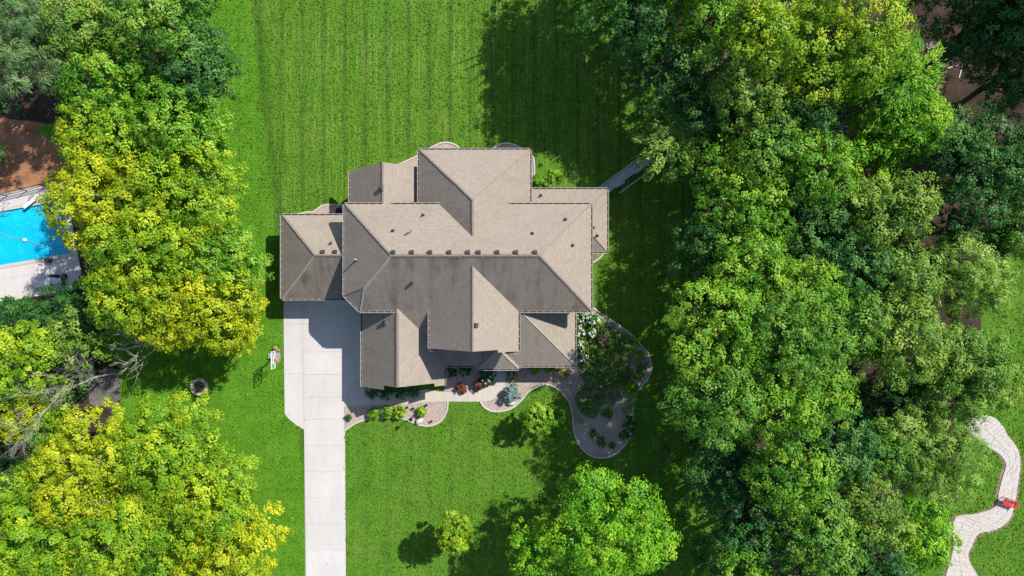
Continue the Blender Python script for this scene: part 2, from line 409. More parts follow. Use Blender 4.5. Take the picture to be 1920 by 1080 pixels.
# ------------------------------------------------------------------ driveway of separate slabs, walk
drive = empty('driveway', P(610, 700)); tag(drive, kind='structure')
mb = MB(); mb.prism(ccw(W2([(532, 540), (760, 540), (700, 600), (690, 758), (647, 763), (649, 1200), (574, 1200), (570, 806), (556, 797), (540, 784), (534, 775)])), -.1, .012)
mb.build('joint_bed', M['joint'], drive, -drive.location)
def slab(pts, parent=drive, z=.045, mat=None, g=.014, name='slab'):
    w = ccw(W2(pts)); c = Vector((sum(p[0] for p in w) / len(w), sum(p[1] for p in w) / len(w)))
    # inset each edge a little so a joint stays open
    out = []
    n = len(w)
    for i in range(n):
        a, b, d = Vector(w[i - 1]), Vector(w[i]), Vector(w[(i + 1) % n])
        e1 = (b - a).normalized(); e2 = (d - b).normalized()
        n1 = Vector((-e1.y, e1.x)); n2 = Vector((-e2.y, e2.x)); q = n1 + n2
        q = q / max(.3, q.dot(n1)) if q.length > 1e-6 else n1
        out.append(tuple(b + q * g / 2))
    mb = MB(); mb.prism(out, 0.0, z); return mb.build(name, mat or M['concrete'], parent, -parent.location)
xl = lambda y: 531.5 + (y - 560) * .012       # west edge of the strip
xm = lambda y: 567.5 + (y - 560) * .012
xr = lambda y: 645 + (y - 700) * .008
slab([(532, 540), (567, 540), (567.5, 607), (532, 607)]); slab([(532, 607), (567.5, 607), (568.5, 700), (533, 700)])
slab([(533, 700), (568.5, 700), (570, 805), (556, 797), (540, 784), (534, 775)])
slab([(567, 540), (606, 540), (606, 607), (567.5, 607)]); slab([(606, 540), (652, 540), (652, 607), (606, 607)]); slab([(652, 540), (760, 540), (700, 607), (652, 607)])
slab([(567.5, 607), (606, 607), (606, 660), (568, 660)]); slab([(606, 607), (645, 607), (645, 660), (606, 660)]); slab([(645, 607), (700, 607), (700, 660), (645, 660)])
slab([(645, 660), (700, 660), (700, 702), (678, 705), (664, 714), (651, 733), (645, 748)])
ys = [660, 702, 745, 786, 835, 884, 933, 982, 1031, 1080, 1129, 1200]
for a, b in zip(ys[:-1], ys[1:]):
    x0a, x0b = (xm(a), xm(b)) if a < 780 else (570 + (a - 786) * .014, 570 + (b - 786) * .014)
    slab([(x0a, a), (xr(a), a), (xr(b), b), (x0b, b)])
walk = empty('front_walk', P(800, 745)); tag(walk, kind='structure')
lo = smooth([(645, 763), (657, 761), (700, 760), (750, 759), (774, 757), (795, 754)], 3) + [(801, 752.5), (850, 753), (905, 753)] + smooth([(914, 752), (927, 747), (938, 738), (946, 726), (948, 712)], 4)
up = [(645, 748), (651, 733), (664, 714), (678, 705), (700, 702), (700, 735), (760, 736), (800, 730)] + smooth([(840, 737), (870, 732), (895, 731), (908, 727), (920, 723)], 3) + [(924, 712)]
# cut the walk into slabs across its width
def lerp_poly(pl, t):
    L = [0]
    for i in range(len(pl) - 1): L.append(L[-1] + math.hypot(pl[i + 1][0] - pl[i][0], pl[i + 1][1] - pl[i][1]))
    d = t * L[-1]
    for i in range(len(pl) - 1):
        if d <= L[i + 1] or i == len(pl) - 2:
            k = (d - L[i]) / max(1e-6, L[i + 1] - L[i]); return (pl[i][0] + (pl[i + 1][0] - pl[i][0]) * k, pl[i][1] + (pl[i + 1][1] - pl[i][1]) * k)
mb = MB(); mb.prism(ccw(W2(lo + [(948, 680), (924, 680)] + up[::-1])), -.02, .036); mb.build('joint_bed', M['walk'], walk, -walk.location)
def xcut(pl, x):
    for i in range(len(pl) - 1):
        if (pl[i][0] - x) * (pl[i + 1][0] - x) <= 0 and abs(pl[i + 1][0] - pl[i][0]) > 1e-6:
            k = (x - pl[i][0]) / (pl[i + 1][0] - pl[i][0]); return pl[i][1] + (pl[i + 1][1] - pl[i][1]) * k
upx = [(645, 748), (651, 733), (664, 714), (678, 705), (699, 703), (701, 735), (760, 736), (800, 730)] + up[8:]
xs = [646, 672, 700.5, 728, 758, 788, 818, 848, 878, 906]
for a, b in zip(xs[:-1], xs[1:]):
    slab([(a, xcut(lo, a)), (b, xcut(lo, b)), (b, xcut(upx, b)), (a, xcut(upx, a))], walk, .05, M['walk'])
slab([(906, 753), (914, 752), (927, 747), (938, 738), (944, 729), (946, 722), (924, 722), (920, 723), (906, 728)], walk, .05, M['walk'])
for a, b in ((722, 700), (700, 678)): slab([(924, a), (947, a), (948, b), (924, b)], walk, .05, M['walk'])

# winding stone path on the far right
path = empty('stone_path', P(1850, 900)); tag(path, kind='structure')
def zc(l): return [(1560 + x / 2.842, 700 + y / 2.842) for x, y in l]
pl = zc([(715, 235), (740, 330), (800, 385), (860, 410), (905, 445), (925, 490), (905, 560), (885, 640), (880, 690), (850, 720), (780, 745), (700, 755), (660, 765), (645, 800), (642, 880), (640, 950), (622, 1020), (600, 1090), (570, 1180)])
pr = zc([(770, 222), (850, 230), (905, 275), (935, 330), (975, 380), (1000, 440), (1000, 520), (985, 620), (970, 710), (950, 770), (905, 815), (850, 840), (790, 850), (760, 880), (745, 920), (725, 960), (735, 1010), (775, 1080), (800, 1180)])
ps = smooth(pl, 6); qs = smooth(pr, 6)
mb = MB(); mb.prism(ccw(W2(smooth([(p[0] - 6, p[1] - 1) for p in pl], 4) + smooth([(p[0] + 4, p[1] + 3) for p in pr], 4)[::-1])), -.02, .008)
mb.build('dirt_edge', M['dirt'], path, -path.location)
mb = MB(); mb.prism(ccw(W2(ps + qs[::-1])), -.02, .025); mb.build('joint_bed', M['curb'], path, -path.location)
rnd = random.Random(3); stones = []; rows = 58; K = 4
jit = {}
def gpt(i, j):
    if (i, j) not in jit:
        a = lerp_poly(ps, i / rows); b = lerp_poly(qs, i / rows); t_ = j / K
        x, y = a[0] + (b[0] - a[0]) * t_, a[1] + (b[1] - a[1]) * t_
        if 0 < j < K: x += rnd.uniform(-3.2, 3.2)
        y += rnd.uniform(-2.4, 2.4) if 0 < j < K else 0; jit[(i, j)] = (x, y)
    return jit[(i, j)]
for i in range(rows):
    j = 0
    while j < K:
        wd = 2 if (j < K - 1 and rnd.random() < .3) else 1
        q = [gpt(i, j), gpt(i, j + wd), gpt(i + 1, j + wd), gpt(i + 1, j)]
        slab(q, path, .045 + rnd.uniform(0, .025), M['flag'], .03, 'stone'); j += wd

# short stone wall running north-east from the corner of the house
sw = empty('stone_wall', P(1160, 325)); tag(sw, 'low grey stone wall running north-east from the corner of the house into the trees', 'stone wall')
a0, a1 = Vector(P(1118, 357)[:2]), Vector(P(1206, 292)[:2]); d = (a1 - a0).normalized(); q = Vector((d.y, -d.x)); Lw = (a1 - a0).length
mb = MB(); mb.prism(ccw([tuple(a0 + q * .1), tuple(a1 + q * .1), tuple(a1 + q * .85), tuple(a0 + q * .85)]), 0, .40); mb.build('core', M['joint'], sw, -sw.location)
x = 0
while x < Lw:
    w_ = rnd.uniform(.4, .75); y = .08
    while y < .72:
        dd = rnd.uniform(.3, .5); c = a0 + d * (x + w_ / 2) + q * (y + dd / 2)
        mb = MB(); mb.box((c.x, c.y, .23), (w_ - .04, dd - .03, .42 + rnd.uniform(0, .06)), math.atan2(d.y, d.x) + rnd.uniform(-.05, .05)); mb.build('stone', M['wallstone'], sw, -sw.location); y += dd
    x += w_
mb = MB(); ribbon(mb, [tuple(a0 - q * .05 + d * s) for s in (0, 1, 2, 3, 4, Lw)], .14, 0, .12); mb.build('edging', M['curb'], sw, -sw.location)
mb = MB(); ribbon(mb, [tuple(a0 + q * 1.5 + d * s) for s in (1.6, 2.5, 3.5, Lw)], .14, 0, .10); mb.build('edging', M['curb'], sw, -sw.location)

# ------------------------------------------------------------------ the house
house = empty('house', (0, 0, 0)); tag(house, 'large tan brick house under many brown shingled hip and gable roofs, beside the pale driveway', 'house')
def clip(poly, n, d, keep_ge):
    """clip list of Vector by plane n.x = d"""
    out = []
    for i in range(len(poly)):
        a, b = poly[i], poly[(i + 1) % len(poly)]; da, db = n.dot(a) - d, n.dot(b) - d
        if not keep_ge: da, db = -da, -db
        if da >= 0: out.append(a)
        if (da >= 0) != (db >= 0): out.append(a + (b - a) * (da / (da - db)))
    return out
CW = .20
def roof_plane(mb, pts, alg=0.0):
    """one slope: stepped courses of shingles clipped to the polygon"""
    pts = [Vector(p) for p in pts]; n = Vector((0, 0, 0))
    for i in range(len(pts)): n += pts[i].cross(pts[(i + 1) % len(pts)])
    n.normalize()
    if n.z < 0: n = -n; pts = pts[::-1]
    al = Vector((0, 0, 1)).cross(n).normalized(); up = n.cross(al).normalized()
    if up.z < 0: up = -up; al = -al
    t0 = min(up.dot(p) for p in pts); t1 = max(up.dot(p) for p in pts); u0 = al.dot(pts[0])
    k = 0
    while t0 + k * CW < t1 - 1e-4:
        lo_, hi_ = t0 + k * CW, t0 + (k + 1) * CW
        q = clip(clip(pts, up, lo_, True), up, hi_, False); k += 1
        if len(q) < 3: continue
        b = len(mb.v)
        for p in q:
            f = (up.dot(p) - lo_) / CW; mb.v.append(tuple(p + n * (.014 * (1 - f) + .004)))
            mb.uv.append((al.dot(p) + 50, up.dot(p) - t0 + 1e-3 + (.199 - (1e-3) if f > .999 else 0) * 0 + (-(2e-3) if f > .999 else 0))); mb.alg.append(alg)
        mb.f.append(tuple(range(b, b + len(q))))
        low = [p for p in q if abs(up.dot(p) - lo_) < 1e-4]
        if len(low) == 2:
            b = len(mb.v)
            for p, o in ((low[0], .018), (low[1], .018), (low[1], 0), (low[0], 0)):
                mb.v.append(tuple(p + n * o)); mb.uv.append((al.dot(p) + 50, lo_ - t0 + 1e-3)); mb.alg.append(alg)
            mb.f.append((b, b + 1, b + 2, b + 3))
    # deck board and fascia under the courses
    mb.under.append((pts, n))
def roof(planes, algae=None, label=None, name='roof'):
    mb = MB(); mb.uv = []; mb.alg = []; mb.under = []
    for i, pl_ in enumerate(planes): roof_plane(mb, pl_, (algae or [0] * 9)[i])
    # uv list is per vertex; expand to loops
    uvv = mb.uv; mb.uv = [uvv[i] for f in mb.f for i in f]
    o = mb.build(name, M['shingle'], house)
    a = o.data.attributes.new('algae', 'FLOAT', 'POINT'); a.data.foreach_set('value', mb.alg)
    fb = MB()
    for pts, n in mb.under:
        top = [p - n * .004 for p in pts]; bot = [p - Vector((0, 0, .17)) for p in pts]; m = len(pts)
        fb.face(bot[::-1])
        for i in range(m):
            j = (i + 1) % m; fb.face([bot[i], bot[j], top[j], top[i]])
    fb.build('fascia', M['fascia'], o)
    if label: o['label'] = label
    return o
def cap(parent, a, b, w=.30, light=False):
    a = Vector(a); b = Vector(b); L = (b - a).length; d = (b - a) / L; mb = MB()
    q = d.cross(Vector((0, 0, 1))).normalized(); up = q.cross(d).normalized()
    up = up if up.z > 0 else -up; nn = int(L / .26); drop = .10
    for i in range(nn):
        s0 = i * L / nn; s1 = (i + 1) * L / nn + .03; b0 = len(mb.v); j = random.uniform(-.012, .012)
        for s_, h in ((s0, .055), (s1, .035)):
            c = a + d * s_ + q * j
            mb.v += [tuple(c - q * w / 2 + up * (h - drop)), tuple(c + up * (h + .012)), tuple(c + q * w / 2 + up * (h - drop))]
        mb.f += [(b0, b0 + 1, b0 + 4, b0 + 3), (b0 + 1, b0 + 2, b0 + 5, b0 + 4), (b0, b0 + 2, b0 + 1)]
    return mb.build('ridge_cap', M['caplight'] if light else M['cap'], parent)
def gutter(parent, a, b, out):
    """half-open trough with hangers, a to b along the eave, out = outward 2D direction"""
    a = Vector(a); b = Vector(b); o = Vector((out[0], out[1], 0)).normalized(); d = (b - a).normalized(); L = (b - a).length
    lo_ = MB(); inn = MB(); z = Vector((0, 0, -.03))
    inn.bar(a + o * .075 + z * 3, b + o * .075 + z * 3, .115, .03)
    lo_.bar(a + o * .150 + z, b + o * .150 + z, .035, .13)
    lo_.bar(a + o * .012 + z * .5, b + o * .012 + z * .5, .022, .06)
    s_ = .2
    while s_ < L: lo_.box(a + d * s_ + o * .08, (.05, .14, .02), math.atan2(d.y, d.x)); s_ += .62
    for e in (a, b): lo_.box(e + o * .08 + z * 2, (.02, .16, .12), math.atan2(d.y, d.x))
    g = lo_.build('gutter', M['gutter'], parent); inn.build('trough', M['gutterin'], parent); return g
p = .75
# main block
XW, XE, YN, YS, ZE = -14.23, 6.71, 7.11, -1.95, 5.95
hd = (YN - YS) / 2; YR = YS + hd; ZR = ZE + hd * p; XR0, XR1 = XW + hd, XE - hd
def zs(y): return ZE + (y - YS) * p        # south slope
c = 1.32; hipk = 1.95
apex = (XW + hipk, YS + hipk, ZE + hipk * p); ch0 = (XW, YS + c, ZE); ch1 = (XW + c, YS, ZE)
RA, RB = (XR0, YR, ZR), (XR1, YR, ZR)
main = roof([[(XW, YN, ZE), (XE, YN, ZE), RB, RA],
             [ch1, (XE, YS, ZE), RB, RA, apex],
             [(XW, YN, ZE), RA, apex, ch0],
             [(XE, YS, ZE), (XE, YN, ZE), RB],
             [ch0, apex, ch1],
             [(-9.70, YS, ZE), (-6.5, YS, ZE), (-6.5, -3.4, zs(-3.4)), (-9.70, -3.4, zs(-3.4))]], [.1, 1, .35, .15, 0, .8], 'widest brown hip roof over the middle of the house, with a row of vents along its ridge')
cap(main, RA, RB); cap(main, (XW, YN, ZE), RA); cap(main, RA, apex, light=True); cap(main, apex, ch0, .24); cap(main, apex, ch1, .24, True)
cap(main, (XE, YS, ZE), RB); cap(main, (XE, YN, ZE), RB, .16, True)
EX, EHW = -9.75, 3.6                        # ridge and half width of the front garage wing
EP = .85; ZEE = 3.1; EZR = ZEE + EHW * EP
gutter(main, (XW, YN, ZE), (P(720 - 2, 383, ZE).x, YN, ZE), (0, 1)); gutter(main, (P(733, 383, ZE).x, YN, ZE), (P(827, 383, ZE).x, YN, ZE), (0, 1))
gutter(main, (P(951, 383, ZE).x, YN, ZE), (XE, YN, ZE), (0, 1)); gutter(main, (XE, YN, ZE), (XE, YS, ZE), (1, 0))
gutter(main, (XW, YN, ZE), ch0, (-1, 0)); gutter(main, ch0, ch1, (-1, -1)); gutter(main, ch1, (P(741, 583, ZE).x, YS, ZE), (0, -1))
FX0, FX1, FYS = -6.98, .54, -5.15
FX = (FX0 + FX1) / 2; FHW = (FX1 - FX0) / 2; FZR = ZE + FHW * p
gutter(main, (FX1 + .1, YS, ZE), (XE, YS, ZE), (0, -1))
# north block
BX0, BX1, BYN, BZ = -8.09, 1.57, 12.03, 4.5
BH = (BX1 - BX0) / 2; BX = (BX0 + BX1) / 2; BZR = BZ + BH * p; by = YN - (BZR - ZE) / p; ev = (ZE - BZ) / p
north = roof([[(BX0, BYN, BZ), (BX1, BYN, BZ), (BX, BYN - BH, BZR)],
              [(BX0, BYN, BZ), (BX, BYN - BH, BZR), (BX, by, BZR), (BX0 + ev, YN, ZE), (BX0 + ev, YN - .6, ZE), (BX0, YN - .6, BZ)],
              [(BX1, BYN, BZ), (BX, BYN - BH, BZR), (BX, by, BZR), (BX1 - ev, YN, ZE), (BX1 - ev, YN - .6, ZE), (BX1, YN - .6, BZ)]], [.05, .5, .3])
cap(north, (BX0, BYN, BZ), (BX, BYN - BH, BZR)); cap(north, (BX1, BYN, BZ), (BX, BYN - BH, BZR), .16, True); cap(north, (BX, BYN - BH, BZR), (BX, by + .1, BZR), .26)
gutter(north, (BX0, BYN, BZ), (BX1, BYN, BZ), (0, 1)); gutter(north, (BX0, BYN, BZ), (BX0, YN, BZ), (-1, 0)); gutter(north, (BX1, BYN, BZ), (BX1, YN - .1, BZ), (1, 0))
# north-west gabled block
CX0, CYN, CZ = -14.38, 10.72, 3.3; CXR = -11.05; CZR = CZ + (CXR - CX0) * p + .1
nwest = roof([[(CX0, CYN - .35, CZ), (CXR, CYN, CZR), (CXR, YN - 1.2, CZR), (CX0, YN - 1.2, CZ)],
              [(CXR, CYN, CZR), (CXR + 3.2, CYN - .05, CZR - 3.2 * p), (CXR + 3.2, YN - 1.2, CZR - 3.2 * p), (CXR, YN - 1.2, CZR)]], [.2, .15])
cap(nwest, (CXR, CYN, CZR), (CXR, YN - .5, CZR), .24); gutter(nwest, (CX0, CYN - .35, CZ), (CX0, YN - .1, CZ), (-1, 0))
# west garage
DX0, DYN, DYS, DZ = -20.55, 6.48, -.93, 3.0
DH = (DYN - DYS) / 2; DYR = DYS + DH; DZR = DZ + DH * p
west = roof([[(DX0, DYN, DZ), (XW + .6, DYN, DZ), (XW + .6, DYR, DZR), (DX0 + DH, DYR, DZR)],
             [(DX0, DYS, DZ), (XW + .6, DYS, DZ), (XW + .6, DYR, DZR), (DX0 + DH, DYR, DZR)],
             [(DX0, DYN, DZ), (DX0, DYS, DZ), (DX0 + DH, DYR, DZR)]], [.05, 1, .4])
cap(west, (DX0 + DH, DYR, DZR), (XW + .1, DYR, DZR), .26); cap(west, (DX0, DYN, DZ), (DX0 + DH, DYR, DZR)); cap(west, (DX0, DYS, DZ), (DX0 + DH, DYR, DZR), .26, True)
gutter(west, (DX0, DYN, DZ), (XW + .5, DYN, DZ), (0, 1)); gutter(west, (DX0, DYN, DZ), (DX0, DYS, DZ), (-1, 0)); gutter(west, (DX0, DYS, DZ), (XW + .5, DYS, DZ), (0, -1))
# front gabled garage wing
EX0, EX1 = EX - EHW, EX + EHW + .1
ES1, ES2 = -8.80, -8.42                      # the gable overhang steps back near the ridge
sx = EX - 1.35; xw2 = EX + EHW - .6
def ze(x): return EZR - abs(x - EX) * EP
wing = roof([[(EX0, -.8, ZEE), (EX0, ES1, ZEE), (sx, ES1, ze(sx)), (sx, ES2, ze(sx)), (EX, ES2, EZR), (EX, -.8, EZR)],
             [(EX, -.8, EZR), (EX, ES2, EZR), (EX1 - .8, ES2, ze(EX1 - .8)), (EX1 - .8, ES1 + .1, ze(EX1 - .8)), (EX1, ES1 + .1, ze(EX1)), (EX1, -.8, ze(EX1))]], [.25, .05])
cap(wing, (EX, ES2, EZR), (EX, YS - .2, EZR), .30); gutter(wing, (EX0, YS + .6, ZEE), (EX0, ES1, ZEE), (-1, 0)); gutter(wing, (EX1, -6.95, ze(EX1)), (EX1, ES1 + .1, ze(EX1)), (1, 0))
gutter(wing, (EX0, ES1, ZEE - .1), (EX0 + 1.9, ES1, ZEE - .1), (0, -1))
# porch slope between the wing and the front gable, small entry hip, south-east hip
GY = -6.93; GZ = 2.95; pg = (zs(-3.4) - GZ) / (-3.4 - GY)
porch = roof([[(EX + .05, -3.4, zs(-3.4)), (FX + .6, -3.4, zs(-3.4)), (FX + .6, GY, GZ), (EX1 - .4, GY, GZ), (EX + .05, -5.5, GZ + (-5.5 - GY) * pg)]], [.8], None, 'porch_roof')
gutter(porch, (EX1 + .05, GY, GZ), (-3.2, GY, GZ), (0, -1))
HX0, HX1, HY, HZ = -3.22, .58, -7.22, 2.95; HM = (HX0 + HX1) / 2; hh = (HX1 - HX0) / 2; hp = .62
entry = roof([[(HX0, HY, HZ), (HX1, HY, HZ), (HM, HY + hh, HZ + hh * hp)],
              [(HX0, HY, HZ), (HM, HY + hh, HZ + hh * hp), (HM, FYS + .5, HZ + hh * hp), (HX0, FYS + .5, HZ)],
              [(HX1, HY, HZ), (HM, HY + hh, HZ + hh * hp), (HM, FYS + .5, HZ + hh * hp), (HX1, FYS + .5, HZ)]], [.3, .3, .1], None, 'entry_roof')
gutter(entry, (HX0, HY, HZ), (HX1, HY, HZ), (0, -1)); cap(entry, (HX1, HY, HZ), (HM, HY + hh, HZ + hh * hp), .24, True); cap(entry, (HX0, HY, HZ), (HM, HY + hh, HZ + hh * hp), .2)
gutter(entry, (HX0, HY, HZ), (HX0, HY + .35, HZ), (-1, 0)); gutter(entry, (HX1, HY, HZ), (HX1, HY + .35, HZ), (1, 0))
IX, IY, IZ = 5.62, -6.93, 2.95; ip = .585; idd = 4.85
se = roof([[(IX, IY, IZ), (IX - idd, IY + idd, IZ + idd * ip), (FX1 - .9, IY + idd, IZ + idd * ip), (FX1 - .9, IY, IZ)],
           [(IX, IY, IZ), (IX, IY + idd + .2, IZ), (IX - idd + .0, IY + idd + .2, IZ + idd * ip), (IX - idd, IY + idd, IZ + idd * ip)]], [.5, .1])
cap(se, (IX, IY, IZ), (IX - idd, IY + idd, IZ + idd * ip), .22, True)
gutter(se, (HX1 + .1, IY, IZ), (IX, IY, IZ), (0, -1)); gutter(se, (IX, IY, IZ), (IX, YS + .5, IZ), (1, 0))
# front two-storey gable
gx = FX + 2.05
def zf(x): return FZR - abs(x - FX) * p
front = roof([[(FX0, YS + 1.2, ZE), (FX0, FYS, ZE), (FX, FYS, FZR), (FX, 1.9, FZR)],
              [(FX, 1.9, FZR), (FX, FYS, FZR), (gx, FYS, zf(gx)), (gx, FYS - .22, zf(gx)), (FX1, FYS - .22, ZE), (FX1, YS + 1.2, ZE)]], [.35, .05])
cap(front, (FX, FYS, FZR), (FX, 1.75, FZR), .24); gutter(front, (FX0, YS, ZE), (FX0, FYS, ZE), (-1, 0)); gutter(front, (FX1, YS - .1, ZE), (FX1, FYS - .22, ZE), (1, 0))
gutter(front, (FX0, FYS - .05, ZE - .08), (FX0 + 1.2, FYS - .05, ZE - .08), (0, -1)); gutter(front, (FX1 - 1.1, FYS - .3, ZE - .08), (FX1, FYS - .3, ZE - .08), (0, -1))
# valleys
def valley(parent, a, b):
    mb = MB(); a = Vector(a) + Vector((0, 0, .03)); b = Vector(b) + Vector((0, 0, .03)); mb.bar(a, b, .16, .02); mb.build('valley_flashing', M['cap'], parent)
# north-east lower roof that wraps the corner
JX, JYN, JYS, JZ = 8.48, 8.81, 3.24, 3.0; jp = .48; jt = 2.4
neast = roof([[(BX1 - .8, JYN, JZ), (JX, JYN, JZ), (JX - jt, JYN - jt, JZ + jt * jp), (BX1 - .8, JYN - jt, JZ + jt * jp)],
              [(JX, JYN, JZ), (JX, JYS, JZ), (JX - jt, JYS + jt, JZ + jt * jp), (JX - jt, JYN - jt, JZ + jt * jp)],
              [(JX, JYS, JZ), (JX - jt, JYS, JZ), (JX - jt, JYS + jt, JZ + jt * jp)]], [.1, .1, .3])
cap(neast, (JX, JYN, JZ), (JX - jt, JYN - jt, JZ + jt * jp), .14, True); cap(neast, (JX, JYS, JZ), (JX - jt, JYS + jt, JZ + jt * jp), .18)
gutter(neast, (BX1 + .1, JYN, JZ), (JX, JYN, JZ), (0, 1)); gutter(neast, (JX, JYN, JZ), (JX, JYS, JZ), (1, 0)); gutter(neast, (JX, JYS, JZ), (6.75, JYS, JZ), (0, -1))
# walls
def wall(outline, z1, z0=0):
    mb = MB(); mb.prism(ccw(outline), z0, z1); return mb.build('wall', M['wall'], house)
def rect(x0, y0, x1, y1): return [(x0, y0), (x1, y0), (x1, y1), (x0, y1)]
wall([(XW + .5, YS + c + .2), (XW + c + .2, YS + .5), (XE - .5, YS + .5), (XE - .5, YN - .5), (XW + .5, YN - .5)], ZE - .12)
wall(rect(BX0 + .5, YN - .49, BX1 - .5, BYN - .5), BZ - .12)
wall(rect(CX0 + .8, YN - .48, BX0 + .49, CYN - .85), CZ - .12)
wall(rect(DX0 + .5, DYS + .5, XW + .49, DYN - .5), DZ - .12)
wall(rect(EX0 + .5, ES2 + .45, EX1 - .5, YS + .49), ZEE - .15)
wall(rect(FX0 + .5, FYS + .5, FX1 - .5, YS + .48), ZE - .12)
wall(rect(FX1 - .49, IY + .5, IX - .5, YS + .47), IZ - .12)
wall(rect(BX1 - .49, YN - .49, JX - .5, JYN - .5), JZ - .12); wall(rect(XE - .49, JYS + .5, JX - .5, YN - .5), JZ - .12)
def gable(x0, x1, xm_, y, z0, zr):
    mb = MB(); b = [(x0, z0), (x1, z0), (xm_, zr)]
    mb.v = [(x, y, z) for x, z in b] + [(x, y + .25, z) for x, z in b]
    mb.f = [(0, 1, 2), (5, 4, 3), (0, 3, 4, 1), (1, 4, 5, 2), (2, 5, 3, 0)]; mb.build('gable_wall', M['wall'], house)
gable(EX0 + .5, EX1 - .6, EX, ES2 + .46, ZEE - .15, EZR - .45); gable(FX0 + .5, FX1 - .5, FX, FYS + .51, ZE - .12, FZR - .45)
gable(CX0 + .8, BX0 + .4, CXR, CYN - 1.1, CZ - .12, CZR - .55)
def window(x, y, z, w, h, face):
    """framed window set in a wall; face = outward axis"""
    rz = {'S': 0, 'N': math.pi, 'E': math.pi / 2, 'W': -math.pi / 2}[face]; f = MB(); g = MB()
    for dx, dz, a, b in ((-w / 2, 0, .09, h + .09), (w / 2, 0, .09, h + .09), (0, -h / 2, w, .09), (0, h / 2, w, .09), (0, 0, .05, h - .1)):
        f.box((dx, -.03, dz), (a, .10, b))
    g.box((0, .0, 0), (w - .1, .05, h - .1)); o = f.build('window', M['white'], house); o.location = (x, y, z); o.rotation_euler = (0, 0, rz)
    g.build('pane', M['glass'], o); return o
for x in (-11.2, -8.6): window(x, ES2 + .43, 1.7, 1.5, 1.4, 'S')
for x in (-5.2, -1.6): window(x, FYS + .48, 4.4, 1.3, 1.3, 'S')
window(FX, FYS + .49, 6.6, 1.1, 1.0, 'S')
for x in (2.2, 4.0): window(x, IY + .48, 1.6, 1.2, 1.5, 'S')
for x in (-5.8, -3.2, -.6): window(x, BYN - .48, 2.4, 1.5, 1.6, 'N')
for x in (3.2, 5.6): window(x, JYN - .48, 1.6, 1.2, 1.3, 'N')
for y in (-.2, 2.4): window(XE - .48, y, 4.5, 1.2, 1.2, 'E')
for y in (4.6, 6.6): window(JX - .48, y, 1.6, 1.1, 1.3, 'E')
for y in (-5.6, -3.6): window(IX - .48, y, 1.5, 1.1, 1.4, 'E')
gd = MB()
for k in range(4): gd.box((0, 0, .35 + k * .58), (4.6, .08, .555))
g1 = gd.build('garage_door', M['white'], house); g1.location = (DX0 + 3.6, DYS + .46, 0)
g2 = g1.copy(); COL.objects.link(g2); g2.location = (EX0 + .46, -4.9, 0); g2.rotation_euler = (0, 0, math.pi / 2)
# hoods over the upper gable windows: white-edged boxes seen just below each rake
def hood(x0, x1, y, z):
    mb = MB(); mb.box(((x0 + x1) / 2, y, z), (x1 - x0, .30, .12)); o = mb.build('window_hood', M['gutter'], house)
    m2 = MB(); m2.box(((x0 + x1) / 2, y, z + .065), (x1 - x0 - .08, .2, .02)); m2.build('hood_cover', M['gutterin'], o)
hood(P(747, 0, 4).x, P(768, 0, 4).x, ES2 - .12, 4.1); hood(P(889, 0, 6).x, P(911, 0, 6).x, FYS - .1, 6.4)

# roof furniture, all parts of the house
def box_vent():
    mb = MB()
    # sloping hood: low at the uphill side, open dark front
    v = [(-.2, -.17, 0), (.2, -.17, 0), (.2, .19, 0), (-.2, .19, 0), (-.17, -.15, .20), (.17, -.15, .20), (.15, .12, .17), (-.15, .12, .17)]
    mb.v = v; mb.f = [(0, 1, 5, 4), (1, 2, 6, 5), (2, 3, 7, 6), (3, 0, 4, 7), (4, 5, 6, 7), (3, 2, 1, 0)]
    o = mb.build('box_vent', M['dark'], house)
    m2 = MB(); m2.box((0, 0, .005), (.5, .46, .012)); m2.build('flange', M['caplight'], o); return o
def on_plane(px, py, a, nrm):
    """where the view ray of a photo pixel meets a roof plane through a with normal nrm"""
    g = P(px, py, 0); o = Vector((0, 0, H)); d_ = (g - o); return intersect_line_plane(o, o + d_, Vector(a), Vector(nrm))
NM = Vector((0, p, 1)).normalized(); SM = Vector((0, -p, 1)).normalized(); EM = Vector((p, 0, 1)).normalized(); WM = Vector((-p, 0, 1)).normalized()
def tilt(n, turn=0):
    q = Vector((0, 0, 1)).rotation_difference(n); return (q.to_matrix().to_4x4() @ Matrix.Rotation(turn, 4, 'Z')).to_euler()
bv = box_vent(); first = True
for (px, py, a, n_, turn) in [(x, 475, RA, NM, math.pi) for x in (737, 772, 806, 842, 877, 897, 932, 967, 1003)] + [(605, 474, (DX0, DYR, DZR), NM, math.pi), (628, 474, (DX0, DYR, DZR), NM, math.pi), (891, 610, (FX, 0, FZR), EM, math.pi / 2), (723, 605, (EX, 0, EZR), Vector((-EP, 0, 1)).normalized(), -math.pi / 2), (716, 354, (CXR, 0, CZR), WM, -math.pi / 2)]:
    o = bv if first else copy_tree(bv); first = False
    o.location = on_plane(px, py, a, n_) + n_ * .03; o.rotation_euler = tilt(n_, turn)
def pipe(px, py, a, n_, h=.45, r=.05, mat='white'):
    q = on_plane(px, py, a, n_); mb = MB(); mb.tube([(0, 0, -.1), (0, 0, h)], r, 9); o = mb.build('vent_pipe', M[mat], house, q)
    m2 = MB(); m2.tube([(0, 0, -.02), (0, 0, .06), (0, 0, .13)], [.17, .13, r + .02], 9); m2.build('collar', M['dark'], o)
    mb = MB(); mb.tube([(0, 0, h), (0, 0, h + .004)], r * .75, 9); mb.build('opening', M['black'], o)
pipe(768, 435, RA, NM, .7, .07); pipe(736.6, 433, RA, NM, .2, .09, 'dark'); pipe(793, 404, RA, NM, .35, .06, 'dark'); pipe(669, 487, (XW, 0, ZE), WM, .8, .07)
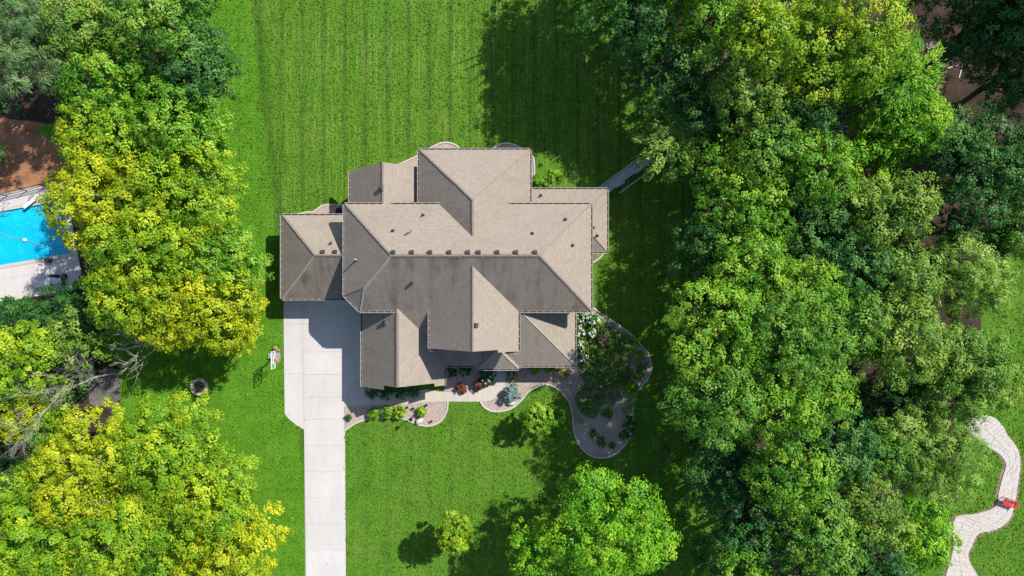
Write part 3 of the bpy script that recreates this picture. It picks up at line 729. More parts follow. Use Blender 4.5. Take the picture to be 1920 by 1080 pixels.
pipe(998, 438, RA, NM, .18, .09, 'dark'); pipe(1060, 412, RA, NM, .35, .06, 'dark'); pipe(1073, 460, (XE, 0, ZE), EM, .2, .09, 'dark')
pipe(772, 531, RA, SM, .35, .13, 'dark'); pipe(620, 457, (DX0, DYR, DZR), NM, .35, .06, 'dark')
NJ = Vector((0, jp, 1)).normalized(); EJ = Vector((jp, 0, 1)).normalized()
pipe(1014, 367, (0, JYN, JZ), NJ, .4, .06, 'dark'); pipe(1112, 427, (JX, 0, JZ), EJ, .2, .08, 'dark'); pipe(1119, 442, (JX, 0, JZ), EJ, .4, .06, 'dark')

# ------------------------------------------------------------------ foliage machinery
def leaf_mesh(name, C, N, L, Wd, tint, mat, T=None, parent=None, rng=None, bend=.25):
    n = len(C)
    if T is None: T = rng.normal(size=(n, 3))
    N = N / np.linalg.norm(N, axis=1, keepdims=True)
    T = T - N * np.sum(T * N, 1, keepdims=True); T /= np.linalg.norm(T, axis=1, keepdims=True) + 1e-9
    B = np.cross(N, T); L = L[:, None]; Wd = Wd[:, None]
    V = np.empty((n, 4, 3), np.float32)
    V[:, 0] = C - T * L - N * L * bend; V[:, 1] = C + B * Wd - T * L * .1; V[:, 2] = C + T * L - N * L * bend; V[:, 3] = C - B * Wd - T * L * .1
    me = bpy.data.meshes.new(name); me.vertices.add(4 * n); me.vertices.foreach_set('co', V.ravel())
    me.loops.add(4 * n); me.loops.foreach_set('vertex_index', np.arange(4 * n, dtype=np.int32))
    me.polygons.add(n); me.polygons.foreach_set('loop_start', np.arange(0, 4 * n, 4, dtype=np.int32))
    me.update(calc_edges=True)
    a = me.attributes.new('tint', 'FLOAT', 'FACE'); a.data.foreach_set('value', tint.astype(np.float32)); me.materials.append(mat)
    o = bpy.data.objects.new(name, me); COL.objects.link(o)
    if parent: o.parent = parent
    return o
def unit(n, rng, zmin=-1.0):
    out = []
    k = 0
    while k < n:
        v = rng.normal(size=(n * 2 + 8, 3)); v /= np.linalg.norm(v, axis=1, keepdims=True); v = v[v[:, 2] > zmin]; out.append(v); k += len(v)
    return np.concatenate(out)[:n]
# sunlit places: photo outlines on the ground that no woodland crown may shade
hull = []
LIT = [W2([(380, -300), (935, -300), (925, -40), (905, 90), (915, 160), (900, 245), (893, 295), (640, 330), (500, 440), (380, 440)]),
       W2([(1000, 290), (1050, 285), (1062, 330), (1040, 352), (1000, 360)]),
       W2([(640, 790), (900, 750), (1060, 725), (1062, 745), (965, 800), (985, 895), (905, 955), (885, 1010), (868, 1100), (640, 1300)])]
def roofq(pts): return [(x - .785 * z, y - .6 * z) for x, y, z in pts]
LIT.append(roofq([(XW, YN, 6), (XE, YN, 6), (XE, YS, 6), (IX, IY, 3), (-3, IY, 3), (-9, -9, 3), (EX0, ES1, 3.1), (EX0, YS, 3.2), (DX0, DYS, 3), (DX0, DYN, 3), (XW, DYN, 6)]))
LIT.append(roofq([(BX0, BYN, BZ), (BX1, BYN, BZ), (BX1, YN, BZ), (BX0, YN, 6)]))
LIT.append(roofq([(BX1, JYN, 3), (7.6, JYN, 3), (7.6, JYS, 3), (BX1, JYS, 3)]))
def lit_mask(C, rng, jitter=.35):
    X = C[:, 0] - .785 * C[:, 2] + rng.normal(0, jitter, len(C)); Y = C[:, 1] - .6 * C[:, 2] + rng.normal(0, jitter, len(C))
    m = np.zeros(len(C), bool)
    for q in LIT: m |= inside(q, X, Y)
    return m
def crown_cloud(R, hz, rng, dens, lobe_r, leaf, style):
    """leaf centres, normals, tints and directions around (0,0,0)"""
    nl = max(5, int(1.25 * 2 * math.pi * R * R * (.6 + .4 * hz / R) / (math.pi * lobe_r ** 2)))
    i = np.arange(nl) + .5; ct = 1 - i / nl * 1.35; st_ = np.sqrt(1 - ct ** 2); ph = i * 2.399963 + rng.uniform(0, 6)
    kr = np.clip(1 - lobe_r / R * .85, .25, .9); wob = rng.uniform(.78, 1.12, nl)
    LC = np.stack([R * kr * st_ * np.cos(ph) * wob, R * kr * st_ * np.sin(ph) * wob, hz * kr * ct * rng.uniform(.8, 1.12, nl)], 1)
    LC[:, :2] += rng.normal(0, R * .05, (nl, 2)); LR = lobe_r * rng.uniform(.62, 1.25, nl)
    PC, PD, PL = [], [], []
    for c_, r_, k in zip(LC, LR, range(nl)):
        m = max(4, int(dens * 4 * math.pi * r_ * r_ * .62)); d_ = unit(m, rng, -.35)
        q = c_ + d_ * r_ * rng.uniform(.72, 1.06, (m, 1)) * np.array([1, 1, .78]); PC.append(q); PD.append(d_); PL.append(np.full(m, k))
    PC, PD, PL = map(np.concatenate, (PC, PD, PL))
    keep = np.ones(len(PC), bool)
    for k in range(nl): keep &= ~((np.linalg.norm((PC - LC[k]) / np.array([1, 1, .78]), axis=1) < LR[k] * .72) & (PL != k))
    keep |= rng.random(len(PC)) < .12
    # thin the underside, which no one sees from above
    keep &= (PC[:, 2] > -hz * .25) | (rng.random(len(PC)) < .35)
    PC, PD, PL = PC[keep], PD[keep], PL[keep]
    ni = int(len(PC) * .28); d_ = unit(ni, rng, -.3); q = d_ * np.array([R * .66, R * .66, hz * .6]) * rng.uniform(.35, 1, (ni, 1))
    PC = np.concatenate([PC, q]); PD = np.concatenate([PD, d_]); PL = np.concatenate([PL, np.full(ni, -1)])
    return PC, PD, PL, LC, LR
def leaves_on(PC, PD, rng, per, rc, leaf, style, lobe_t=None, inner=None):
    m = len(PC); n = m * per; idx = np.repeat(np.arange(m), per)
    crad = rc * rng.uniform(.6, 1.25, m)[idx]
    d_ = unit(n, rng); off = d_ * (rng.random(n) ** .45 * crad)[:, None] * np.array([1, 1, .6])
    C = PC[idx] + off; N = d_ * .45 + PD[idx] * .75 + np.array([.08, .06, .45]) + rng.normal(0, .27, (n, 3)); T = None
    ct = rng.random(m)[idx]; tint = np.clip(.28 * rng.random(n) + .46 * ct + .26 * (lobe_t[idx] if lobe_t is not None else .5), 0, 1)
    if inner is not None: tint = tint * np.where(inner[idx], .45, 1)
    L = leaf * rng.uniform(.65, 1.25, n); Wd = L * .62
    if style == 'willow':
        T = PD[idx] * np.array([1, 1, .2]) + rng.normal(0, .35, (n, 3)) + np.array([.5, -.3, -.35]); L = L * 1.9; Wd = L * .17
        C = PC[idx] + off * np.array([1.0, 1.0, 1.0])
    elif style == 'feather':
        T = PD[idx] * np.array([1, 1, .15]) + rng.normal(0, .25, (n, 3)); L = L * 1.45; Wd = L * .26; N = np.array([0, 0, 1]) + rng.normal(0, .35, (n, 3))
    return C, N, T, L, Wd, tint, idx
NTREE = [0]
def tree(px, py, rpx, top, kind, label, style='round', group='trees of the wood around the house', hz=None, dens=1.4, per=34, leaf=.106, lobe=None, lit=True, base=None, name='broadleaf_tree', cat='tree', gap=0.0, rc=.48):
    NTREE[0] += 1; rng = np.random.default_rng(100 + NTREE[0])
    zc_ = top * .66; R = rpx * S * (H - zc_) / H; hz = hz or min(top * .36, R * .95); zc_ = top - hz
    c3 = P(px, py, zc_); R = rpx * S * (H - zc_) / H - .3; lobe = lobe or min(1.9, max(.8, R * .34))
    root = empty(name, (c3.x, c3.y, 0)); tag(root, label, cat, group)
    PC, PD, PL, LC, LR = crown_cloud(R, hz, rng, dens, lobe, leaf, style); PC = PC + np.array([0, 0, zc_])
    lt = rng.random(len(LC)); keep = rng.random(len(PC)) >= gap
    if lit: keep &= ~lit_mask(PC + np.array([c3.x, c3.y, 0]), rng)
    PC, PD, PL = PC[keep], PD[keep], PL[keep]
    if style == 'feather':                     # boughs: pull the clumps on to radiating branches
        ang = np.arctan2(PC[:, 1], PC[:, 0]); lay = np.round(PC[:, 2] / 1.1); nb = 11; q = np.round((ang + lay * 1.7) / (2 * math.pi / nb)) * (2 * math.pi / nb) - lay * 1.7
        a2 = ang + (q - ang) * .62; rr = np.hypot(PC[:, 0], PC[:, 1]); PC[:, 0] = rr * np.cos(a2); PC[:, 1] = rr * np.sin(a2); PC[:, 2] += (lay * 1.1 - PC[:, 2]) * .6
        PD = np.stack([np.cos(a2), np.sin(a2), np.full(len(a2), .1)], 1)
    if len(PC) > 3:
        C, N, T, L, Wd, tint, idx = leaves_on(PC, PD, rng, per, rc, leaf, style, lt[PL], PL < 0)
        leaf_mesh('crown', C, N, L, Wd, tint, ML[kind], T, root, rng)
    tk = MB(); r0 = .08 + .014 * top; rr_ = random.Random(NTREE[0]); bend_ = Vector((rr_.uniform(-.4, .4), rr_.uniform(-.4, .4), 0))
    off = Vector((c3.x, c3.y, 0)); off = off / max(off.length, 1) * min(R * .42, 2.6)   # the foot stands away from the open lawn; stems lean to the light
    tk.tube([off, bend_ * .5 + off * .5 + Vector((0, 0, zc_ * .5)), bend_ + Vector((0, 0, zc_)), bend_ + Vector((0, 0, top * .9))], [r0 * 1.3, r0, r0 * .7, .05], 8)
    for k in range(min(11, len(LC))):
        e = LC[k * len(LC) // 11 if len(LC) > 11 else k]; st = bend_ + Vector((0, 0, zc_ * rr_.uniform(.45, .95)))
        mid = st.lerp(Vector((e[0], e[1], e[2] + zc_)), .5) + Vector((0, 0, .3)); tk.tube([st, mid, (e[0], e[1], e[2] + zc_)], [r0 * .5, r0 * .3, .04], 5)
    tk.build('trunk', M['bark'], root); return root

def T_(px, py, r, top, kind, label, **k): return tree(px, py, r, top, kind, label, **({'gap': .10 + .12 * ((px * 7 + py * 3) % 5) / 4} | k if px > 1230 and px < 1720 else k))
GL = 'trees along the west side of the plot'; GR = 'trees of the wood east of the house'
# --- west side
T_(55, 75, 125, 13, 'bluish', 'grey-green fine-leaved tree in the top left corner', group=GL, leaf=.10, style='willow', per=34)
T_(-30, 290, 42, 5, 'dark', 'dark little tree at the left edge above the red mulch', group=GL)
T_(175, 60, 100, 12, 'olive', 'dull olive tree between the grey-green corner tree and the dark maple', group=GL)
T_(300, 30, 120, 14, 'mid', 'dull green tree at the top edge, left of the striped lawn', group=GL)
T_(375, 130, 95, 12, 'dark', 'dark green maple whose crown meets the striped lawn near the top', group=GL, gap=.1)
T_(215, 165, 100, 12.5, 'green', 'green maple with a few yellow sprays, below the olive tree', group=GL)
T_(340, 240, 118, 11.5, 'green', 'mid green maple between the dark maple and the yellow trees', group=GL)
T_(215, 265, 105, 11.5, 'yellowgreen', 'yellow-green maple to the right of the red mulch', group=GL)
T_(355, 350, 112, 12, 'yellowgreen', 'yellow maple next to the lawn, level with the back of the house', group=GL)
T_(203, 378, 116, 12.5, 'yellow', 'yellow maple leaning over the right end of the pool', group=GL, lobe=1.5)
T_(280, 465, 120, 13, 'yellowgreen', 'yellow-green maple in the middle of the left row, below the pool corner', group=GL)
T_(425, 490, 92, 10, 'green', 'fresh green tree beside the west garage', group=GL)
T_(245, 545, 90, 11, 'yellowgreen', 'green-yellow maple just above the dark spruces', group=GL)
T_(420, 575, 98, 10.5, 'yellow', 'golden maple nearest the top of the driveway', group=GL)
T_(325, 580, 95, 10.5, 'yellow', 'golden maple with a dead brown spray, above the fire ring', group=GL, gap=.12)
T_(450, 620, 50, 8.5, 'yellow', 'small golden crown tip hanging over the lawn near the basketball hoop', group=GL)
T_(38, 612, 66, 6, 'dark', 'dark spruce below the pool deck at the left edge', style='feather', group=GL, name='spruce_tree', cat='spruce')
T_(138, 580, 68, 6, 'dark', 'dark spruce between the pool loungers and the yellow maples', style='feather', group=GL, name='spruce_tree', cat='spruce')
T_(150, 625, 80, 7, 'olive', 'thin olive tree with orange sprays above the bare tree', group=GL, gap=.5, dens=1.4)
T_(45, 680, 95, 11, 'yellowgreen', 'yellow-green tree at the left edge above the bare grey tree', group=GL)
T_(20, 770, 60, 9, 'yellow', 'small yellow tree at the left edge beside the bare grey branches', group=GL)
T_(95, 805, 62, 8.5, 'yellowgreen', 'sparse yellow tree under the bare grey branches', group=GL, gap=.35)
T_(325, 850, 116, 12.5, 'yellowgreen', 'yellow-green maple below the fire ring', group=GL)
T_(170, 880, 120, 13, 'yellow', 'yellow maple with a thin grey gap in its crown, lower left', group=GL, gap=.1)
T_(55, 985, 135, 13.5, 'yellowgreen', 'wide green-yellow tree in the bottom left corner', group=GL)
T_(385, 925, 122, 12, 'yellowgreen', 'bright green maple bulging towards the narrow driveway', group=GL)
T_(235, 1010, 115, 12.5, 'yellowgreen', 'green maple at the bottom edge, left of the golden one', group=GL)
T_(430, 1025, 105, 11, 'yellow', 'golden maple at the bottom edge beside the driveway', group=GL)
# --- east side
T_(1185, 30, 95, 13.5, 'dark', 'dark green tree at the top edge, nearest the shaded lawn', group=GR)
T_(1230, 130, 85, 11, 'dark', 'deep green tree in shade below the one at the top edge', group=GR)
T_(1120, -110, 130, 15, 'green', 'tall tree past the top edge that shades the back lawn', group=GR)
T_(1215, -60, 105, 14, 'green', 'tall tree past the top edge between the other two', group=GR)
T_(1400, -115, 120, 16, 'green', 'tall tree past the top edge above the golden-sprayed one', group=GR)
T_(1255, -195, 125, 15, 'mid', 'farthest tall tree past the top edge above the back lawn shade', group=GR, dens=1.1)
T_(1515, 545, 82, 13.5, 'green', 'green tree between the biggest pair of crowns and the olive tree', group=GR)
T_(1425, 705, 72, 11.5, 'dark', 'dark green tree under the biggest pair of crowns', group=GR)
T_(1530, 735, 80, 13, 'green', 'light green tree left of the dark gap, behind the lower middle tree', group=GR)
T_(1290, -90, 120, 17, 'green', 'tall tree past the top edge behind the dark green one', group=GR)
T_(1320, 50, 85, 13, 'green', 'mid green tree at the top edge left of the bright yellow-green maple', group=GR)
T_(1420, 60, 80, 15, 'yellowgreen', 'tree with golden sprays at the top edge', group=GR)
T_(1555, 80, 145, 15, 'yellowgreen', 'wide bright yellow-green maple near the top right', group=GR)
T_(1400, 180, 88, 12.5, 'olive', 'pale olive tree below the golden-sprayed one', group=GR)
T_(1300, 190, 85, 9.5, 'dark', 'dark round tree above the feathery spruce', group=GR)
T_(1255, 275, 72, 8, 'willow', 'feathery spruce beside the end of the stone wall', style='feather', group=GR, name='spruce_tree', cat='spruce', lit=True)
T_(1500, 210, 75, 11, 'dark', 'dark green tree left of the bare snag', group=GR)
T_(1668, 160, 100, 12, 'bright', 'bright feathery larch right of the yellow-green maple', style='feather', group=GR, name='larch_tree', cat='larch')
T_(1710, 240, 78, 11, 'bright', 'bright green tree with yellow tips below the larch', group=GR)
T_(1625, 285, 85, 9, 'bright', 'loose bright green tree beside the bare snag', group=GR, gap=.25)
T_(1835, 50, 105, 9.5, 'dark', 'blackish green tree at the top edge, right of the bare earth', group=GR, lit=False)
T_(1900, 140, 90, 9, 'dark', 'blackish green tree against the right edge near the top', group=GR, lit=False)
T_(1915, 10, 80, 11, 'dark', 'dark tree in the top right corner', group=GR, lit=False)
T_(2010, -40, 140, 17, 'dark', 'tall dark tree past the top right corner', group=GR, lit=False)
T_(1900, -130, 140, 17, 'dark', 'tall dark tree past the top edge on the right', group=GR, lit=False)
T_(2060, 120, 120, 16, 'dark', 'tall dark tree past the right edge', group=GR, lit=False)
T_(1825, 310, 125, 12, 'dark', 'wide dark green tree at the right, above the willow', group=GR)
T_(1900, 330, 75, 11, 'mid', 'dark green tree touching the right edge above the bright grass', group=GR)
T_(1908, 425, 62, 9, 'mid', 'low green tree at the right edge just above the bright grass', group=GR)
T_(1440, 290, 90, 12, 'mid', 'mid green tree right of the feathery spruce', group=GR)
T_(1345, 315, 70, 9.5, 'green', 'yellowish green tree close behind the feathery spruce', group=GR)
T_(1530, 320, 90, 12.5, 'green', 'fresh green tree below the bare snag', group=GR)
T_(1400, 400, 98, 11.5, 'green', 'clumpy light green tree level with the north side of the house', group=GR)
T_(1500, 410, 90, 11, 'dark', 'dark green tree with brown gaps in the middle of the wood', group=GR, gap=.15)
T_(1620, 400, 88, 12, 'olive', 'olive green tree left of the wide dark one', group=GR)
T_(1690, 390, 72, 12, 'olive', 'light olive tree with a spiky edge beside the wide dark one', group=GR)
T_(1330, 470, 78, 9.5, 'dark', 'shaded tree nearest the lawn east of the house', group=GR)
T_(1405, 505, 90, 13, 'green', 'light green tree just above the biggest crown', group=GR)
T_(1580, 495, 95, 12, 'dark', 'dark green tree left of the pale streaky willow', group=GR)
T_(1800, 520, 95, 10, 'willow', 'pale streaky willow at the edge of the bright grass', style='willow', group=GR, name='willow_tree', cat='willow', leaf=.11, per=34)
T_(1690, 520, 78, 11.5, 'willow', 'pale green tree between the willow and the middle of the wood', group=GR)
T_(1350, 620, 118, 16, 'green', 'left half of the biggest pair of crowns, reaching towards the garden bed', group=GR)
T_(1480, 635, 108, 17, 'mid', 'tall tree right behind the biggest left-hand crown', group=GR)
T_(1590, 610, 88, 13, 'mid', 'green tree left of the dark gap in the wood', group=GR)
T_(1680, 640, 98, 13, 'olive', 'olive tree above the dark gap in the wood', group=GR)
T_(1800, 690, 100, 11, 'willow', 'round dense shrub-like tree with pale tips beside the path end', group=GR, dens=2.4)
T_(1790, 432, 55, 8, 'dark', 'low dark tree filling the gap above the pale willow', group=GR)
T_(1870, 455, 45, 7, 'dark', 'low dark tree right of the pale willow top, by the bright grass', group=GR)
T_(1690, 748, 72, 7, 'dark', 'low dark tree in the gap above the lower willow', group=GR, style='feather', name='spruce_tree', cat='spruce')
T_(1338, 752, 98, 15.5, 'mid', 'dull green tree below the biggest left-hand crown', group=GR)
T_(1460, 775, 98, 15, 'green', 'light green tree in the middle of the lower wood', group=GR)
T_(1570, 840, 85, 11.5, 'dark', 'dark green tree left of the lower willow', group=GR)
T_(1740, 845, 105, 10, 'willow', 'streaky lower willow whose tips touch the stone path', style='willow', group=GR, name='willow_tree', cat='willow', leaf=.11, per=34)
T_(1660, 850, 70, 10, 'mid', 'dull green tree tucked against the lower willow', group=GR)
T_(1360, 870, 85, 10, 'dark', 'dark shaded tree east of the garden bed tip', group=GR)
T_(1480, 890, 85, 14, 'green', 'light green tree between the two shaded ones in the lower wood', group=GR)
T_(1400, 990, 90, 11, 'dark', 'dark shaded tree right of the big bright bottom tree', group=GR)
T_(1380, 1080, 70, 12, 'green', 'pale tree cut by the bottom edge, next to the big bright one', group=GR)
T_(1520, 1010, 105, 14, 'mid', 'wide tree near the bottom edge of the wood', group=GR)
T_(1620, 960, 85, 12, 'olive', 'olive tree between the wide bottom tree and the bright one by the path', group=GR)
T_(1620, 1060, 90, 12, 'dark', 'dark green tree cut by the bottom edge, left of the bright one by the path', group=GR)
T_(1715, 1000, 78, 10, 'bright', 'bright green tree left of the stone path bend', group=GR)
T_(1270, 868, 26, 7, 'green', 'small lone spray of light leaves at the edge of the wood', group=GR, lit=False, lobe=.6)
# --- trees standing on the lawn
T_(1120, 985, 128, 12.5, 'bright', 'big bright green tree at the bottom, standing on the lawn', group='lawn trees', lit=False)
T_(1205, 1010, 75, 10.5, 'bright', 'right-hand bright green tree of the bottom clump', group='lawn trees', lit=False)
T_(1020, 1030, 75, 9.5, 'bright', 'left-hand lower bright green tree of the bottom clump', group='lawn trees', lit=False)
T_(1120, 910, 45, 6, 'green', 'low green tree at the top of the bottom clump', group='lawn trees', lit=False)
T_(852, 1000, 41, 7.0, 'yellowgreen', 'small conical yellow-green tree alone on the front lawn', group='lawn trees', lit=False, hz=3.1, lobe=.6, leaf=.09, dens=6, rc=.22, per=30)
T_(1012, 780, 40, 4.6, 'green', 'small light green tree at the edge of the shade in front of the garden bed', group='lawn trees', lit=False, hz=1.7, lobe=.8, leaf=.10, dens=4.5, gap=.12, rc=.26, per=28)
for (px, py, r, top, lab) in ((1130, 690, 48, 4.2, 'thin dark small tree in the widest part of the garden bed'), (1165, 640, 36, 3.4, 'thin dark small tree near the curved east edge of the garden bed'), (1115, 745, 40, 4.0, 'thin dark small tree by the waist of the garden bed')):
    T_(px, py, r, top, 'dark', lab, group='small trees in the garden bed', lit=False, dens=2.2, gap=.4, lobe=.9, rc=.26, leaf=.09, per=18)

# --- bare trees
def bare_tree(px, py, h, label, seed, spread=.8, depth=5, r0=.16, lean=(0, 0)):
    rr_ = random.Random(seed); b = P(px, py); root = empty('bare_tree', b); tag(root, label, 'bare tree', 'bare trees'); tr = MB(); br = MB()
    def grow(p0, d_, L, r, lv, mb_):
        p1 = p0 + d_ * L * .5 + Vector((rr_.uniform(-.1, .1), rr_.uniform(-.1, .1), rr_.uniform(-.05, .1))) * L
        p2 = p0 + d_ * L; mb_.tube([p0, p1, p2], [r, r * .85, r * .62], 5 if lv else 7, False)
        if lv >= depth: return
        for k in range(rr_.choice((2, 3, 3)) if lv else 5):
            nd = (d_ + Vector((rr_.uniform(-1, 1), rr_.uniform(-1, 1), rr_.uniform(-.35, .5))) * spread).normalized()
            st = p0.lerp(p2, rr_.uniform(.45, 1)); grow(st, nd, L * rr_.uniform(.55, .8), r * .55, lv + 1, br)
    grow(Vector((0, 0, 0)), Vector((lean[0], lean[1], 1)).normalized(), h * .42, r0, 0, tr)
    tr.build('trunk', M['barebark'], root); br.build('branches', M['barebark'], root); return root
bare_tree(215, 700, 11.5, 'leafless grey tree with long pale branches, left of the fire ring', 5, .62, 6, .095, (-.12, -.1))
bare_tree(1525, 262, 9, 'leafless snag with pale twigs in the wood below the yellow-green maple', 9, .8, 4, .12, (-.1, 0))
bare_tree(330, 640, 9.5, 'dead brown twigs showing through the golden maple above the fire ring', 12, .7, 4, .10)
bare_tree(240, 850, 12.5, 'thin grey twigs showing through the yellow maple at lower left', 14, .6, 4, .10)

# --- shrubs and garden plants
def shrub(px, py, r, h, kind, label, name='shrub', cat='shrub', group='garden shrubs', style='round', leaf=.10, per=14, dens=7, gap=0, rc=.16, petals=0):
    NTREE[0] += 1; rng = np.random.default_rng(900 + NTREE[0]); R = r * S; c3 = P(px, py, h * .5)
    root = empty(name, (c3.x, c3.y, .03)); tag(root, label, cat, group); lobe = max(.18, R * .45)
    PC, PD, PL, LC, LR = crown_cloud(R, h * .6, rng, dens, lobe, leaf, style); PC[:, 2] = np.maximum(PC[:, 2] + h * .45, .03)
    keep = rng.random(len(PC)) >= gap; PC, PD, PL = PC[keep], PD[keep], PL[keep]
    C, N, T, L, Wd, tint, idx = leaves_on(PC, PD, rng, per, rc, leaf, style, rng.random(len(LC))[PL])
    leaf_mesh('foliage', C, N, L, Wd, tint, ML[kind], T, root, rng)
    if petals:
        q = PC[rng.choice(len(PC), min(petals, len(PC)), replace=False)]; q = q + np.array([0, 0, .12])
        C, N, T, L, Wd, tint, idx = leaves_on(q, np.tile([0, 0, 1.], (len(q), 1)), rng, 9, .10, .075, 'round', rng.random(len(q)))
        leaf_mesh('blossoms', C, N, L, Wd, tint, ML['petal'], T, root, rng)
    st = MB()
    for k in range(4): e = LC[k % len(LC)]; st.tube([(0, 0, 0), (e[0] * .5, e[1] * .5, h * .3), (e[0], e[1], max(.1, e[2] + h * .4))], [.025, .02, .01], 5)
    st.build('stem', M['bark'], root); return root
GS = 'yellow-green shrubs along the front kerb'
shrub(701, 775, 12, .9, 'yellowgreen', 'leftmost, smallest yellow-green shrub along the front kerb', group=GS)
shrub(726, 773, 12.5, 1.0, 'yellowgreen', 'middle yellow-green shrub along the front kerb', group=GS)
shrub(751, 771, 13, 1.1, 'yellowgreen', 'rightmost, largest yellow-green shrub along the front kerb', group=GS)
shrub(791, 772, 8.5, .8, 'green', 'small round green shrub next to the white boulder in the front bed')
shrub(654, 783, 6, .35, 'dark', 'wispy dark plant in the gravel corner beside the driveway', gap=.4)
shrub(960, 737, 15.5, 1.6, 'spruce', 'round blue spruce in the gravel beside the front walk', name='blue_spruce', cat='spruce', style='feather', leaf=.09, per=16, dens=9)
shrub(961, 705, 9, .6, 'dryplant', 'yellowish plant between the blue spruce and the entry roof', gap=.2)
shrub(866, 728, 10, .7, 'barberry', 'left dark red shrub in the shade by the front walk', name='barberry_shrub', group='dark red shrubs')
shrub(897, 721, 12, .8, 'barberry', 'right dark red shrub with coppery tips by the front walk', name='barberry_shrub', group='dark red shrubs')
shrub(915, 705, 17, 1.1, 'bloom', 'dark shrub with tiny white flowers by the entry walk', petals=18)
shrub(955, 693, 9, .7, 'bloom', 'small flowering shrub under the corner of the entry roof', petals=6)
for i, (x, y) in enumerate(((697, 736), (722, 737), (750, 737), (775, 735))):
    shrub(x, y, 13, .6, 'dark', ('clipped green hedge plant against the garage gable, at its left corner', 'clipped green hedge plant against the garage gable, second from the left corner', 'clipped green hedge plant against the garage gable, under the window hood', 'clipped green hedge plant against the garage gable, towards the entry')[i], group='hedge plants under the garage gable', leaf=.07)
shrub(848, 695, 14, .5, 'dark', 'low dark green groundcover in the shaded corner beside the porch', leaf=.08); shrub(873, 693, 13, .5, 'dark', 'low dark green groundcover under the middle of the porch eave', leaf=.08)
shrub(1003, 688, 14, .4, 'green', 'low green plants under the south-east eave', leaf=.08); shrub(1030, 690, 12, .4, 'green', 'low green plants under the south-east eave near its corner', leaf=.08)
shrub(1048, 695, 10, .8, 'dryplant', 'yellow and orange leaved plant off the south-east corner of the house', gap=.2); shrub(1057, 702, 9, .6, 'olive', 'olive green plant just right of the yellow and orange one', gap=.2)
hy = [(1090, 598, 15), (1112, 600, 14), (1088, 622, 13), (1108, 624, 9), (1088, 648, 13), (1092, 668, 12)]
hl = ['white hydrangea below the main roof corner', 'white hydrangea furthest from the wall', 'white hydrangea second down the east wall', 'white hydrangea beside the tan grass clump', 'white hydrangea third down the east wall', 'lowest white hydrangea by the east wall']
for (x, y, r), l in zip(hy, hl): shrub(x, y, r, 1.1, 'bloom', l, 'hydrangea', 'hydrangea', 'white hydrangeas along the east wall', petals=int(r * 2.0))
shrub(1131, 637, 15, .9, 'dryplant', 'tan spiky grass clump in the garden bed', 'grass_clump', 'ornamental grass', style='willow', leaf=.11, gap=.3); shrub(1120, 608, 12, .6, 'olive', 'olive plant with dry stems right of the hydrangeas', gap=.4)
bl = ['yellow-tipped leafy plant at the inner edge of the bed', 'pale green plant against the east kerb', 'dense green plant inside the east kerb', 'green plant by the neck of the bed', 'dark plant above the round end of the bed', 'low blue-green juniper against the lower east kerb', 'second low juniper under the blue-green one', 'small dark plant in the middle of the round bed end', 'small dark plant left in the round bed end', 'grey-green plant in the shade of the bed centre', 'pale plant near the right curve of the kerb', 'olive plant on the right bed curve below the stones', 'dark leafy plant at the bed waist', 'lone dark plant near the bottom kerb']
bp = [(1160, 712, 15, 'olive'), (1200, 665, 10, 'olive'), (1203, 690, 13, 'mid'), (1180, 728, 14, 'green'), (1140, 775, 10, 'mid'), (1178, 795, 15, 'dark'), (1172, 815, 10, 'dark'), (1127, 828, 10, 'dark'), (1113, 814, 6, 'dark'), (1125, 665, 16, 'mid'), (1190, 645, 9, 'olive'), (1193, 708, 12, 'olive'), (1100, 765, 13, 'mid'), (1148, 835, 6, 'dark')]
for (x, y, r, k), l in zip(bp, bl): shrub(x, y, r, .8, k, l, group='plants in the garden bed', gap=.25)
shrub(1010, 340, 14, .8, 'green', 'leafy green clump in the sunlit corner behind the house'); shrub(1028, 343, 12, .7, 'mid', 'leafy green clump against the north-east roof'); shrub(1040, 325, 12, .3, 'bright', 'patch of tall bright grass in the sunlit corner', style='willow')
shrub(519, 655, 5.5, .3, 'dryplant', 'small dry tuft just above the basketball hoop', gap=.2)

# ground layer in the woods: nobody could count it
def scatter_stuff(name, polys, n, kind, h, leaf, seed, label, cat):
    rng = np.random.default_rng(seed); xs_, ys_ = [], []
    for q in polys:
        q = W2(q); X = rng.uniform(min(a[0] for a in q), max(a[0] for a in q), n); Y = rng.uniform(min(a[1] for a in q), max(a[1] for a in q), n)
        m = inside(q, X, Y); xs_.append(X[m]); ys_.append(Y[m])
    X = np.concatenate(xs_); Y = np.concatenate(ys_)
    cl = np.sin(X * .9) * np.cos(Y * .8) + np.sin(X * .35 + 2) * np.sin(Y * .4); m = cl + rng.normal(0, .5, len(X)) > 0; X, Y = X[m], Y[m]
    PC = np.stack([X, Y, rng.uniform(.1, h, len(X))], 1); PD = unit(len(X), rng, 0)
    C, N, T, L, Wd, tint, idx = leaves_on(PC, PD, rng, 7, .4, leaf, 'round', rng.random(len(X)))
    o = leaf_mesh(name, C, N, L, Wd, tint, ML[kind], T, None, rng); tag(o, label, cat, None, 'stuff'); return o
scatter_stuff('undergrowth', [[(1290, -60), (1620, -60), (1560, 400), (1750, 500), (1760, 900), (1680, 1140), (1300, 1140), (1290, 700)]], 9000, 'dark', 1.4, .16, 31, 'dark leafy undergrowth on the floor of the wood east of the house', 'undergrowth')
scatter_stuff('undergrowth', [[(-60, -60), (400, -60), (400, 620), (200, 620), (190, 560), (150, 330), (100, 215), (-60, 215)], [(-60, 560), (190, 560), (200, 690), (150, 760), (-60, 1140)]], 3500, 'dark', 1.0, .16, 32, 'dark leafy undergrowth below the trees on the left', 'undergrowth')
